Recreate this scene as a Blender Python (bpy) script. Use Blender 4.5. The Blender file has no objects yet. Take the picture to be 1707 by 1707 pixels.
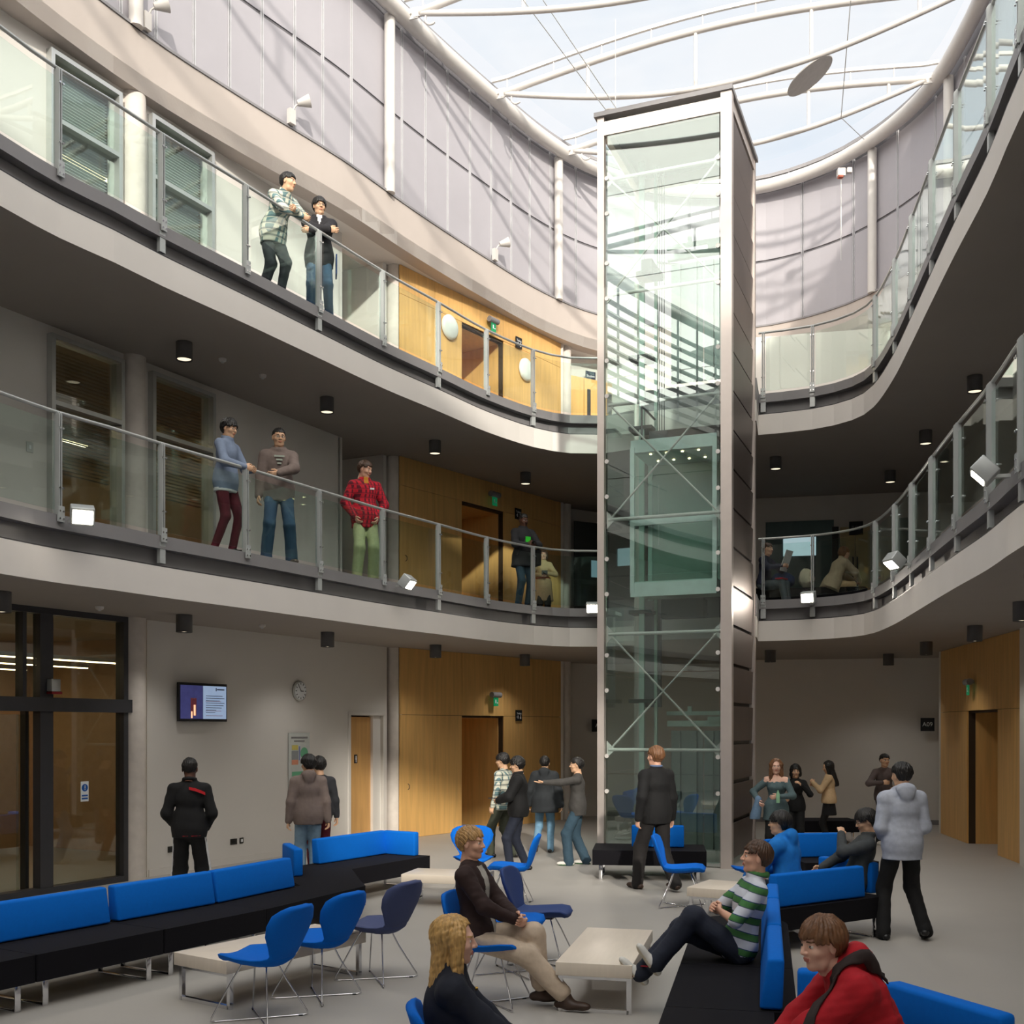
import bpy, math, random
import numpy as np
from mathutils import Vector, Matrix
random.seed(7)
SC = bpy.context.scene
COL = SC.collection
# ---------------------------------------------------------------- camera
CAMH, FPX, CX, HY = 2.15, 1852.0, 853.5, 1213.0
cd = bpy.data.cameras.new('camera'); cam = bpy.data.objects.new('camera', cd); COL.objects.link(cam)
cam.location = (0, 0, CAMH); cam.rotation_euler = (math.pi/2, 0, 0)
cd.sensor_width = 36; cd.lens = 36*FPX/1707; cd.shift_y = (HY-853.5)/1707; cd.shift_x = 0
cd.clip_start = 0.1; cd.clip_end = 400
SC.camera = cam
# ---------------------------------------------------------------- world: pale sky with thin cloud
W = bpy.data.worlds.new('sky'); SC.world = W; W.use_nodes = True
nt = W.node_tree; nt.nodes.clear()
def N(nt, t, **k):
    n = nt.nodes.new(t)
    for a, v in k.items(): setattr(n, a, v)
    return n
out = N(nt, 'ShaderNodeOutputWorld'); bg = N(nt, 'ShaderNodeBackground'); tc = N(nt, 'ShaderNodeTexCoord')
ns = N(nt, 'ShaderNodeTexNoise'); ns.inputs['Scale'].default_value = 3.2; ns.inputs['Detail'].default_value = 6; ns.inputs['Roughness'].default_value = .6
mp = N(nt, 'ShaderNodeMapping'); mp.inputs['Scale'].default_value = (1, 1, 2.2); mp.inputs['Location'].default_value = (.7, .3, .1)
rp = N(nt, 'ShaderNodeValToRGB')
rp.color_ramp.elements[0].position = .38; rp.color_ramp.elements[0].color = (.82, .885, .97, 1)
rp.color_ramp.elements[1].position = .62; rp.color_ramp.elements[1].color = (.96, .97, 1, 1)
nt.links.new(tc.outputs['Generated'], mp.inputs['Vector']); nt.links.new(mp.outputs[0], ns.inputs['Vector'])
nt.links.new(ns.outputs['Fac'], rp.inputs['Fac']); nt.links.new(rp.outputs['Color'], bg.inputs['Color'])
# the hazy sun side of the sky (behind the camera) is several times brighter than the part above the roof
sx = N(nt, 'ShaderNodeSeparateXYZ'); nt.links.new(tc.outputs['Generated'], sx.inputs[0])
mr = N(nt, 'ShaderNodeMapRange', interpolation_type='SMOOTHSTEP'); mr.inputs['From Min'].default_value = .25; mr.inputs['From Max'].default_value = -.6
mr.inputs['To Min'].default_value = .84; mr.inputs['To Max'].default_value = 3.4
wm = N(nt, 'ShaderNodeMix', data_type='RGBA'); wm.inputs[7].default_value = (1, .93, .84, 1)
m01 = N(nt, 'ShaderNodeMapRange', interpolation_type='SMOOTHSTEP'); m01.inputs['From Min'].default_value = .25; m01.inputs['From Max'].default_value = -.5
nt.links.new(sx.outputs['Y'], m01.inputs['Value']); nt.links.new(m01.outputs[0], wm.inputs['Factor']); nt.links.new(rp.outputs['Color'], wm.inputs[6]); nt.links.new(wm.outputs[2], bg.inputs['Color'])
nt.links.new(sx.outputs['Y'], mr.inputs['Value']); nt.links.new(mr.outputs[0], bg.inputs['Strength'])
nt.links.new(bg.outputs[0], out.inputs['Surface'])
# ---------------------------------------------------------------- low autumn sun from behind the camera
sd = bpy.data.lights.new('sun', 'SUN'); sd.energy = 3.4; sd.angle = math.radians(1.6); sd.color = (1, .91, .79)
sun = bpy.data.objects.new('sun', sd); COL.objects.link(sun)
SUNAZ, SUNEL = math.radians(8), math.radians(21)
sdir = Vector((-math.sin(SUNAZ)*math.cos(SUNEL), math.cos(SUNAZ)*math.cos(SUNEL), -math.sin(SUNEL)))
sun.rotation_euler = sdir.to_track_quat('-Z', 'Y').to_euler(); sun.location = (3, -10, 20)
vs = SC.view_settings; vs.view_transform = 'Standard'; vs.look = 'None'; vs.gamma = 1; vs.use_curve_mapping = False; vs.exposure = 0.24
cy = SC.cycles
cy.use_denoising = True; cy.max_bounces = 8; cy.diffuse_bounces = 6; cy.glossy_bounces = 4; cy.transparent_max_bounces = 28
cy.transmission_bounces = 4; cy.caustics_reflective = False; cy.caustics_refractive = False; cy.sample_clamp_indirect = 6

# ================================================================ helpers
def at(px, py, h=0.0):
    """world x, y of the photograph's pixel on the horizontal level h"""
    s = (HY-py)/(h-CAMH); return (px-CX)/s, FPX/s
def lin(c):
    return tuple(((v/255)/12.92 if v/255 <= .04045 else ((v/255+.055)/1.055)**2.4) for v in c)
MATS = {}
def mat(name, rgb, rough=.6, metal=0., var=.06, scale=8., stretch=(1, 1, 1), emit=0., bump=0., spec=.5, sheen=0.):
    if name in MATS: return MATS[name]
    m = bpy.data.materials.new(name); m.use_nodes = True; t = m.node_tree; p = t.nodes['Principled BSDF']
    c = lin(rgb)
    tc = N(t, 'ShaderNodeTexCoord'); mp = N(t, 'ShaderNodeMapping'); mp.inputs['Scale'].default_value = stretch
    n = N(t, 'ShaderNodeTexNoise'); n.inputs['Scale'].default_value = scale; n.inputs['Detail'].default_value = 4
    r = N(t, 'ShaderNodeValToRGB')
    r.color_ramp.elements[0].position = .3; r.color_ramp.elements[1].position = .7
    r.color_ramp.elements[0].color = tuple(v*(1-var) for v in c)+(1,); r.color_ramp.elements[1].color = tuple(min(1, v*(1+var)) for v in c)+(1,)
    L = t.links.new
    L(tc.outputs['Object'], mp.inputs[0]); L(mp.outputs[0], n.inputs['Vector']); L(n.outputs['Fac'], r.inputs['Fac']); L(r.outputs['Color'], p.inputs['Base Color'])
    p.inputs['Roughness'].default_value = rough; p.inputs['Metallic'].default_value = metal
    p.inputs['Specular IOR Level'].default_value = spec
    if sheen: p.inputs['Sheen Weight'].default_value = sheen
    if emit:
        p.inputs['Emission Color'].default_value = c+(1,); p.inputs['Emission Strength'].default_value = emit
    if bump:
        b = N(t, 'ShaderNodeBump'); b.inputs['Strength'].default_value = bump; b.inputs['Distance'].default_value = .01
        L(n.outputs['Fac'], b.inputs['Height']); L(b.outputs[0], p.inputs['Normal'])
    MATS[name] = m; return m
def glassmat(name, tint, refl=1.0, rough=0.0):
    if name in MATS: return MATS[name]
    m = bpy.data.materials.new(name); m.use_nodes = True; t = m.node_tree; t.nodes.clear(); L = t.links.new
    o = N(t, 'ShaderNodeOutputMaterial'); mx = N(t, 'ShaderNodeMixShader'); tr = N(t, 'ShaderNodeBsdfTransparent'); gl = N(t, 'ShaderNodeBsdfGlossy')
    fr = N(t, 'ShaderNodeLayerWeight'); fr.inputs['Blend'].default_value = .5
    pw = N(t, 'ShaderNodeMath', operation='POWER'); pw.inputs[1].default_value = 4.5
    ml = N(t, 'ShaderNodeMath', operation='MULTIPLY_ADD'); ml.inputs[1].default_value = .9*min(1, refl); ml.inputs[2].default_value = .045*refl; ml.use_clamp = True
    tr.inputs['Color'].default_value = tint+(1,); gl.inputs['Roughness'].default_value = rough; gl.inputs['Color'].default_value = (.95, 1, .98, 1)
    L(fr.outputs['Facing'], pw.inputs[0]); L(pw.outputs[0], ml.inputs[0]); L(ml.outputs[0], mx.inputs[0]); L(tr.outputs[0], mx.inputs[1]); L(gl.outputs[0], mx.inputs[2]); L(mx.outputs[0], o.inputs['Surface'])
    MATS[name] = m; return m
def woodmat(name, rgb, axis='Z', rough=.45):
    if name in MATS: return MATS[name]
    m = mat(name, rgb, rough=rough, var=.10, scale=3.0, stretch={'Z': (5, 5, .35), 'X': (.4, 6, 6)}[axis])
    return m
def plaid(name, base, a, b, scale=9., diag=(1, 0, 0)):
    if name in MATS: return MATS[name]
    m = bpy.data.materials.new(name); m.use_nodes = True; t = m.node_tree; p = t.nodes['Principled BSDF']; L = t.links.new
    p.inputs['Roughness'].default_value = .85
    tc = N(t, 'ShaderNodeTexCoord'); sp = N(t, 'ShaderNodeSeparateXYZ'); L(tc.outputs['Object'], sp.inputs[0])
    def band(src, sc, th):
        x = N(t, 'ShaderNodeMath', operation='MULTIPLY'); x.inputs[1].default_value = sc; L(src, x.inputs[0])
        f = N(t, 'ShaderNodeMath', operation='FRACT'); L(x.outputs[0], f.inputs[0])
        g = N(t, 'ShaderNodeMath', operation='LESS_THAN'); g.inputs[1].default_value = th; L(f.outputs[0], g.inputs[0]); return g.outputs[0]
    ad = N(t, 'ShaderNodeMath', operation='ADD'); L(sp.outputs['X'], ad.inputs[0]); L(sp.outputs['Y'], ad.inputs[1])
    hx, hz = band(ad.outputs[0], scale, .42), band(sp.outputs['Z'], scale, .42)
    h2 = band(sp.outputs['Z'], scale*1.0+.0, .14)
    def mix(f, c1, c2, fs=1.):
        n = N(t, 'ShaderNodeMix', data_type='RGBA'); 
        mm = N(t, 'ShaderNodeMath', operation='MULTIPLY'); mm.inputs[1].default_value = fs; L(f, mm.inputs[0]); L(mm.outputs[0], n.inputs['Factor'])
        for i, c in ((6, c1), (7, c2)):
            if isinstance(c, tuple): n.inputs[i].default_value = lin(c)+(1,)
            else: L(c, n.inputs[i])
        return n.outputs[2]
    c = mix(hx, base, a, .85); c = mix(hz, c, b, .6); c = mix(h2, c, base, .7)
    L(c, p.inputs['Base Color']); MATS[name] = m; return m
def stripes(name, c1, c2, period, frac, tilt=(0, 0, 1)):
    if name in MATS: return MATS[name]
    m = bpy.data.materials.new(name); m.use_nodes = True; t = m.node_tree; p = t.nodes['Principled BSDF']; L = t.links.new
    p.inputs['Roughness'].default_value = .85
    tc = N(t, 'ShaderNodeTexCoord'); d = N(t, 'ShaderNodeVectorMath', operation='DOT_PRODUCT'); v = Vector(tilt).normalized(); d.inputs[1].default_value = v
    L(tc.outputs['Object'], d.inputs[0])
    x = N(t, 'ShaderNodeMath', operation='MULTIPLY'); x.inputs[1].default_value = 1/period; L(d.outputs['Value'], x.inputs[0])
    f = N(t, 'ShaderNodeMath', operation='FRACT'); L(x.outputs[0], f.inputs[0])
    r = N(t, 'ShaderNodeValToRGB'); r.color_ramp.interpolation = 'CONSTANT'
    e = r.color_ramp.elements; e[0].position = 0; e[0].color = lin(c1)+(1,); e[1].position = frac; e[1].color = lin(c2)+(1,)
    for q, cc in ((frac-.06, (40, 60, 110)), (.94, (60, 80, 90))):
        k = e.new(q); k.color = lin(cc)+(1,)
    L(f.outputs[0], r.inputs[0]); L(r.outputs[0], p.inputs['Base Color']); MATS[name] = m; return m

class MB:
    """collects shapes into ONE mesh"""
    def __init__(s): s.v = []; s.f = []; s.m = []; s.sm = []
    def add(s, vs, fs, mi=0, smooth=False):
        b = len(s.v); s.v += [tuple(x) for x in vs]
        for f in fs: s.f.append(tuple(b+i for i in f)); s.m.append(mi); s.sm.append(smooth)
        return s
    def box(s, c, d, rz=0., mi=0, M=None):
        x, y, z = [q/2 for q in d]
        P = [Vector((a*x, b*y, e*z)) for e in (-1, 1) for a, b in ((-1, -1), (1, -1), (1, 1), (-1, 1))]
        R = M if M is not None else Matrix.Rotation(rz, 3, 'Z')
        P = [R @ p + Vector(c) for p in P]
        return s.add(P, [(3, 2, 1, 0), (4, 5, 6, 7), (0, 1, 5, 4), (1, 2, 6, 5), (2, 3, 7, 6), (3, 0, 4, 7)], mi)
    def seg(s, a, b, z0, z1, th, mi=0, off=0.):
        """upright slab over the plan line a-b"""
        a = Vector(a[:2]); b = Vector(b[:2]); d = b-a; L = d.length; n = Vector((-d.y, d.x))/L
        c = (a+b)/2+n*off
        return s.box((c.x, c.y, (z0+z1)/2), (L, th, z1-z0), math.atan2(d.y, d.x), mi)
    def cyl(s, a, b, r, r2=None, n=12, mi=0, cap=True):
        a = Vector(a); b = Vector(b); r2 = r if r2 is None else r2
        d = (b-a).normalized(); u = d.orthogonal().normalized(); w = d.cross(u)
        P = []
        for c, rr in ((a, r), (b, r2)):
            for i in range(n):
                t = 2*math.pi*i/n; P.append(c+(u*math.cos(t)+w*math.sin(t))*rr)
        F = [(i, (i+1) % n, n+(i+1) % n, n+i) for i in range(n)]
        s.add(P, F, mi, True)
        if cap: s.add(P[:n], [tuple(reversed(range(n)))], mi); s.add(P[n:], [tuple(range(n))], mi)
        return s
    def tube(s, pts, r, n=8, mi=0, closed=False):
        pts = [Vector(p) for p in pts]; m = len(pts); P = []; u = None
        for i, p in enumerate(pts):
            d = (pts[min(i+1, m-1)]-pts[max(i-1, 0)])
            if closed: d = pts[(i+1) % m]-pts[i-1]
            d.normalize()
            u = (d.orthogonal() if u is None else (u-d*u.dot(d))).normalized(); w = d.cross(u)
            for k in range(n):
                t = 2*math.pi*k/n; P.append(p+(u*math.cos(t)+w*math.sin(t))*r)
        F = []
        for i in range(m if closed else m-1):
            j = (i+1) % m
            for k in range(n): F.append((i*n+k, i*n+(k+1) % n, j*n+(k+1) % n, j*n+k))
        s.add(P, F, mi, True)
        if not closed: s.add(P[:n], [tuple(reversed(range(n)))], mi); s.add(P[-n:], [tuple(range(n))], mi)
        return s
    def prism(s, poly, z0, z1, mi=0, side=None):
        n = len(poly)
        if sum(poly[i][0]*poly[(i+1) % n][1]-poly[(i+1) % n][0]*poly[i][1] for i in range(n)) < 0: poly = poly[::-1]
        P = [(x, y, z) for z in (z0, z1) for x, y in [q[:2] for q in poly]]
        s.add(P, [tuple(reversed(range(n))), tuple(range(n, 2*n))], mi)
        s.add(P, [(i, (i+1) % n, n+(i+1) % n, n+i) for i in range(n)], mi if side is None else side)
        return s
    def sweep(s, path, prof, mi=0, smooth=False, closed=True):
        """prof: (offset to the left of the path, z) points; swept along the plan path"""
        path = [Vector(p[:2]) for p in path]; m = len(path); k = len(prof); P = []
        for i, p in enumerate(path):
            a = (p-path[i-1]).normalized() if i else (path[1]-p).normalized()
            b = (path[i+1]-p).normalized() if i < m-1 else a
            n1 = Vector((-a.y, a.x)); n2 = Vector((-b.y, b.x)); nn = (n1+n2).normalized(); nn /= max(.5, nn.dot(n1))
            for o, z in prof: P.append((p.x+nn.x*o, p.y+nn.y*o, z))
        F = [(i*k+j, (i+1)*k+j, (i+1)*k+(j+1) % k, i*k+(j+1) % k) for i in range(m-1) for j in range(k if closed else k-1)]
        s.add(P, F, mi, smooth)
        if closed: s.add(P[:k], [tuple(range(k))], mi); s.add(P[-k:], [tuple(reversed(range(k)))], mi)
        return s
    def lathe(s, c, prof, n=24, mi=0, M=None):
        P = []
        for r, z in prof:
            for i in range(n):
                t = 2*math.pi*i/n; q = Vector((r*math.cos(t), r*math.sin(t), z))
                P.append((M @ q if M is not None else q)+Vector(c))
        F = [(j*n+i, j*n+(i+1) % n, (j+1)*n+(i+1) % n, (j+1)*n+i) for j in range(len(prof)-1) for i in range(n)]
        s.add(P, F, mi, True)
        s.add(P[:n], [tuple(reversed(range(n)))], mi); s.add(P[-n:], [tuple(range(n))], mi)
        return s
    def build(s, name, mats, parent=None, loc=None, bevel=0, seg=2, smooth=None):
        me = bpy.data.meshes.new(name)
        off = Vector(loc) if loc is not None else Vector((0, 0, 0))
        me.from_pydata([tuple(Vector(v)-off) for v in s.v], [], s.f)
        if not isinstance(mats, (list, tuple)): mats = [mats]
        for m in mats: me.materials.append(m)
        me.polygons.foreach_set('material_index', s.m)
        me.polygons.foreach_set('use_smooth', [True]*len(s.f) if smooth else s.sm)
        me.update()
        o = bpy.data.objects.new(name, me); COL.objects.link(o); o.location = off
        if bevel:
            b = o.modifiers.new('bevel', 'BEVEL'); b.width = bevel; b.segments = seg; b.limit_method = 'ANGLE'; b.angle_limit = math.radians(40)
            for p in me.polygons: p.use_smooth = True
        if parent is not None:
            o.parent = parent
            if loc is None: o.matrix_parent_inverse = Matrix.Identity(4)
        return o
def tag(o, label=None, cat=None, group=None, kind=None):
    if label: o['label'] = label
    if cat: o['category'] = cat
    if group: o['group'] = group
    if kind: o['kind'] = kind
    return o
def thing(name, label, cat, loc=(0, 0, 0), rz=0., group=None):
    o = bpy.data.objects.new(name, None); COL.objects.link(o); o.location = loc; o.rotation_euler = (0, 0, rz); o.empty_display_size = .1
    return tag(o, label, cat, group)
def part(mb, name, mats, t, **k):
    """a child whose coordinates are the thing's own"""
    return mb.build(name, mats, t, **k)
def wpart(mb, name, mats, t, **k):
    """a child written in world coordinates under a thing that has a place of its own"""
    o = mb.build(name, mats, None, **k); o.parent = t
    o.matrix_parent_inverse = (Matrix.Translation(t.location) @ t.rotation_euler.to_matrix().to_4x4()).inverted(); return o
def struct(mb, name, mats, **k): return tag(mb.build(name, mats, **k), kind='structure')
def dup(o, loc=None, rz=None, label=None, parent=None):
    c = o.copy(); COL.objects.link(c)
    if parent is not None: c.parent = parent
    if loc is not None: c.location = loc
    if rz is not None: c.rotation_euler = (0, 0, rz)
    if label: c['label'] = label
    for ch in list(o.children): dup(ch, parent=c)
    return c
def text_mesh(body, size, parent, loc, rot, m, name='lettering', align='CENTER'):
    cu = bpy.data.curves.new('t', 'FONT'); cu.body = body; cu.size = size; cu.align_x = align; cu.align_y = 'CENTER'; cu.extrude = .001
    tmp = bpy.data.objects.new('t', cu); COL.objects.link(tmp)
    dg = bpy.context.evaluated_depsgraph_get(); me = bpy.data.meshes.new_from_object(tmp.evaluated_get(dg))
    bpy.data.objects.remove(tmp); bpy.data.curves.remove(cu)
    me.materials.clear(); me.materials.append(m)
    o = bpy.data.objects.new(name, me); COL.objects.link(o); o.parent = parent; o.location = loc; o.rotation_euler = rot
    return o
def smooth_path(pts, step=.35):
    """Catmull-Rom through plan points"""
    P = [Vector(p[:2]) for p in pts]; out = []
    for i in range(len(P)-1):
        p0 = P[max(i-1, 0)]; p1 = P[i]; p2 = P[i+1]; p3 = P[min(i+2, len(P)-1)]
        n = max(1, int((p2-p1).length/step))
        for k in range(n):
            t = k/n; out.append(.5*((2*p1)+(p2-p0)*t+(2*p0-5*p1+4*p2-p3)*t*t+(3*p1-p0-3*p2+p3)*t**3))
    out.append(P[-1]); return out
def along(path, d):
    """point and heading at distance d"""
    for i in range(len(path)-1):
        L = (path[i+1]-path[i]).length
        if d <= L or i == len(path)-2: 
            t = (path[i+1]-path[i])/L; return path[i]+t*d, t
        d -= L
def plen(path): return sum((path[i+1]-path[i]).length for i in range(len(path)-1))
def near_px(path, px):
    """distance along the path where it crosses the photograph's column px"""
    d = 0; best = None
    for i in range(len(path)-1):
        a, b = path[i], path[i+1]; L = (b-a).length
        fa = a.x*FPX-(px-CX)*a.y; fb = b.x*FPX-(px-CX)*b.y
        if fa*fb <= 0 and a.y > 1: return d+L*abs(fa)/max(1e-9, abs(fa)+abs(fb))
        d += L
    return best

# ---------------------------------------------------------------- materials
PLASTER = mat('cream_plaster', (222, 217, 212), .8, var=.02, scale=2)
SOFFIT = mat('soffit_paint', (158, 150, 142), .85, var=.02, scale=1.5)  # plaster of the slab undersides, darkened to carry their shade
WALLP = mat('wall_paint', (222, 218, 212), .8, var=.015, scale=1.2)
STEELG = mat('grey_painted_steel', (134, 132, 134), .45, var=.04, scale=3)
STEELD = mat('dark_painted_steel', (58, 57, 60), .45, var=.05, scale=3)
ALU = mat('aluminium', (196, 198, 196), .35, .6, var=.03)
POSTM = mat('grey_post_paint', (186, 190, 190), .4, .3, var=.03)
CHROME = mat('chrome', (225, 225, 228), .12, 1., var=.01)
WHITEM = mat('white_tube_paint', (204, 200, 196), .4, var=.02)
WOOD = woodmat('maple_veneer', (222, 176, 108))
WOODD = woodmat('maple_door_veneer', (206, 160, 100))
FLOORM = mat('grey_rubber_floor', (172, 168, 162), .5, var=.025, scale=1.2)
GLASS = glassmat('balustrade_glass', (.90, .955, .935), .9)
LGLASS = glassmat('lift_glass', (.90, .965, .95), 2.8)
WGLASS = glassmat('window_glass', (.86, .9, .88), 1.3)
RGLASS = glassmat('roof_glass', (.98, .99, .995), .08)
BLACKM = mat('black_plastic', (22, 22, 24), .4, var=.05)
R_ = math.radians
# ================================================================ the building
FL1, FL2, CE0, CE1, CE2 = 4.44, 8.14, 3.7, 7.4, 11.1
BT, RT = 11.95, 15.3          # top of the cream band, ring tube
# atrium edge, traced on the handrail of the first floor
railL = [(0, 651), (100, 686), (190, 712), (272, 738), (412, 779), (534, 816), (640, 848), (733, 873), (813, 895), (890, 911), (950, 917.5), (1002, 918)]
EL = [Vector(p) for p in ((-7.1, -7), (-7.05, 2), (-6.75, 5), (-6.2, 7.4), (-5.7, 9.6))]+[Vector(at(x, y, 5.54)) for x, y in railL]
ELs = smooth_path(EL)
railR = [(1264, 898), (1354, 892), (1420, 882), (1456, 868), (1488, 839), (1516, 804), (1549, 760), (1591, 705), (1646, 637), (1698, 560)]
ER = [Vector(at(x, y, 5.54)) for x, y in railR]+[Vector(p) for p in ((4.18, 8.3), (4.0, 6), (4.1, 3), (4.6, 0), (5.0, -7))]
ERs = smooth_path(ER)
LAND = [Vector(p) for p in ((2.35, 20.9), (2.32, 19.75), (4.18, 19.0))]
WL0, WLD = Vector((-5.24, 16.0)), Vector((.466, .885)).normalized()
def wl(t): return WL0+WLD*t
def wlx(px):
    k = (px-CX)/FPX; return (k*WL0.y-WL0.x)/(WLD.x-k*WLD.y)
WWA, WWB = Vector((-2.16, 21.45)), Vector((1.14, 25.9)); WWD = (WWB-WWA).normalized()
def wwx(px):
    k = (px-CX)/FPX; return (k*WWA.y-WWA.x)/(WWD.x-k*WWD.y)
LBEND = wl(-5.6); LFAR = Vector((-9.3, -7))
WLEND = wl(wlx(645))
BACKP = [Vector((1.22, 26.5)), Vector((2.1, 27.1)), Vector((5.4, 26.9)), Vector((5.45, 25.5)), Vector((9.5, 24.6))]
RW0, RW1, RW2 = Vector((8.72, 22.6)), Vector((7.98, 17.3)), Vector((7.4, -7))
outer = [LFAR, LBEND, WLEND, WWA, WWB]+BACKP+[Vector((8.9, 24.6)), RW0, RW1, RW2]
outer = [LFAR, LBEND, WLEND, WWA, WWB]+BACKP[:-1]+[Vector((9.5, 24.6)), RW0+Vector((.8, .3)), RW0, RW1, RW2]
ring = ELs+LAND+ERs
BIG = [Vector(q) for q in ((-20, -7), (-20, 33), (20, 33), (20, -7))]
poly = ring+BIG[::-1]
struct(MB().prism([(-30, -14), (26, -14), (26, 34), (-30, 34)], -.3, 0), 'floor', FLOORM)
def inset(path, d):
    r = []
    for i, p in enumerate(path):
        a = (path[min(i+1, len(path)-1)]-path[max(i-1, 0)]).normalized(); r.append(p+Vector((-a.y, a.x))*d)
    return r
for z0, zf in ((CE0, FL1), (CE1, FL2)):
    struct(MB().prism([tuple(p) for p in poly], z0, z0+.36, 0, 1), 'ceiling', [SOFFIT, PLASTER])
    ip = inset(ELs, .13)+inset(LAND, .02)+inset(ERs, .13)
    struct(MB().prism([tuple(p) for p in ip+BIG[::-1]], z0+.36, zf), 'floor', STEELG)
# steel edge channel, one continuous beam on each side of each level
def channel(path, zf, nm):
    zf = zf-.04
    m = MB()
    m.sweep(path, [(.0, zf-.125), (.0, zf-.095), (.14, zf-.095), (.14, zf-.125)])      # top flange
    m.sweep(path, [(.0, zf-.34), (.0, zf-.325), (.14, zf-.325), (.14, zf-.34)], mi=1)      # dark shadow gap strip on the slab edge
    m.sweep(path, [(.012, zf-.095), (.012, zf+.035), (.024, zf+.035), (.024, zf-.095)])   # kick plate
    struct(m, nm, [STEELG, STEELD])
pathsLR = [('left', ELs), ('right', ERs)]
k = 1
for zf in (FL1, FL2):
    for nm, pth in pathsLR:
        channel(pth, zf, 'trim_%d' % k); k += 1
# ------------------------------------------------------------ balustrades
postL = [-420, -210, -60, 100, 272, 412, 534, 640, 733, 813, 890]
postR = [1272, 1354, 1456, 1488, 1516, 1549, 1591, 1646, 1698, 1790, 1930]
def balustrade(path, pxs, zf, label, side):
    t = thing('balustrade', label, 'balustrade', (path[0].x, path[0].y, zf))
    ds = [near_px(path, p) for p in pxs]; ds = [d for d in ds if d is not None]
    total = plen(path)
    hr = MB(); rp = [Vector((p.x, p.y, zf+1.10)) for p in path]
    rp = [q for q in rp if q.y > 4]
    off = inset([Vector((q.x, q.y)) for q in rp], .05)
    hr.tube([(o.x, o.y, zf+1.10) for o in off], .021, 10)
    wpart(hr, 'handrail', CHROME if False else ALU, t)
    gl = []
    for i, d in enumerate(ds):
        p, h = along(path, d); n = Vector((-h.y, h.x)); a = math.atan2(h.y, h.x)
        c = p+n*.03
        m = MB()
        for sgn in (-1, 1):
            q = c+h*.016*sgn
            m.box((q.x, q.y, zf+.5), (.012, .08, 1.14), a)
            P = [(q.x+h.x*e-n.x*f, q.y+h.y*e-n.y*f, z) for z, f in ((zf+1.07, .04), (zf+1.10, .012)) for e, f in ((-.006, f), (.006, f), (.006, -f), (-.006, -f))]
            m.add(P, [(0, 1, 5, 4), (1, 2, 6, 5), (2, 3, 7, 6), (3, 0, 4, 7), (4, 5, 6, 7)])
        m.box((c.x-n.x*.045, c.y-n.y*.045, zf-.0), (.085, .02, .17), a)
        if i % 2 == (0 if side == 'left' else 1) or side == 'right': m.box((c.x-n.x*.0, c.y-n.y*.0, zf-.21), (.09, .05, .25), a)
        for z in (.03, -.05, .28, .92):
            for s_ in (-1, 1):
                e = c+h*.024*s_-n*.045; m.cyl((e.x, e.y, zf+z), (e.x-n.x*.016, e.y-n.y*.016, zf+z), .011, n=8, mi=1)
        wpart(m, 'post', [POSTM, CHROME], t)
    ends = [0.0 if False else max(0, ds[0]-1.6)]+ds+([total] if side == 'left' else [])
    if side == 'right': ends = [0.05]+ds
    for i in range(len(ends)-1):
        d0, d1 = ends[i]+.045, ends[i+1]-.045
        if d1-d0 < .15: continue
        n_ = max(1, int((d1-d0)/.25)); pts = [along(path, d0+(d1-d0)*j/n_)[0] for j in range(n_+1)]
        m = MB(); m.sweep(pts, [(.03, zf+.045), (.042, zf+.045), (.042, zf+.99), (.03, zf+.99)])
        wpart(m, 'glass_panel', GLASS, t)
    return t
balustrade(ELs, postL, FL1, 'lower left balustrade of glass panels, four young people standing behind it', 'left')
balustrade(ELs, postL, FL2, 'upper left balustrade of glass panels two young men lean on', 'left')
balustrade(ERs, postR, FL1, 'lower right balustrade of glass panels with floodlights clamped along its foot', 'right')
balustrade(ERs, postR, FL2, 'upper right balustrade of glass panels rising to the top right corner', 'right')

# ------------------------------------------------------------ walls
def wall_open(m, a, d, L, z0, z1, th, ops, mi=0, t0=0.):
    """slab from a along d, with rectangular openings (t0, t1, z0, z1)"""
    xs = sorted({t0, L, *[o[0] for o in ops], *[o[1] for o in ops]}); zs = sorted({z0, z1, *[o[2] for o in ops], *[o[3] for o in ops]})
    xs = [x for x in xs if t0 <= x <= L]; zs = [z for z in zs if z0 <= z <= z1]
    for i in range(len(xs)-1):
        zz = None
        for j in range(len(zs)-1):
            cx, cz = (xs[i]+xs[i+1])/2, (zs[j]+zs[j+1])/2
            hole = any(o[0] < cx < o[1] and o[2] < cz < o[3] for o in ops)
            if not hole:
                if zz is None: zz = zs[j]
            if (hole or j == len(zs)-2) and zz is not None:
                e = zs[j] if hole else zs[j+1]
                p, q = a+d*xs[i], a+d*xs[i+1]; m.seg(p, q, zz, e, th, mi, off=th/2); zz = None
    return m
def frame_rect(m, a, d, t0, t1, z0, z1, w=.05, dep=.12, off=0., bars=(), vbars=(), mi=0):
    def bx(ta, tb, za, zb): m.seg(a+d*ta, a+d*tb, za, zb, dep, mi, off=off)
    bx(t0, t0+w, z0, z1); bx(t1-w, t1, z0, z1); bx(t0+w, t1-w, z0, z0+w); bx(t0+w, t1-w, z1-w, z1)
    for z in bars: bx(t0+w, t1-w, z-w/2, z+w/2)
    for t in vbars: bx(t-w/2, t+w/2, z0+w, z1-w)
tA, tE = -5.6, wlx(645)
X = wlx
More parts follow.
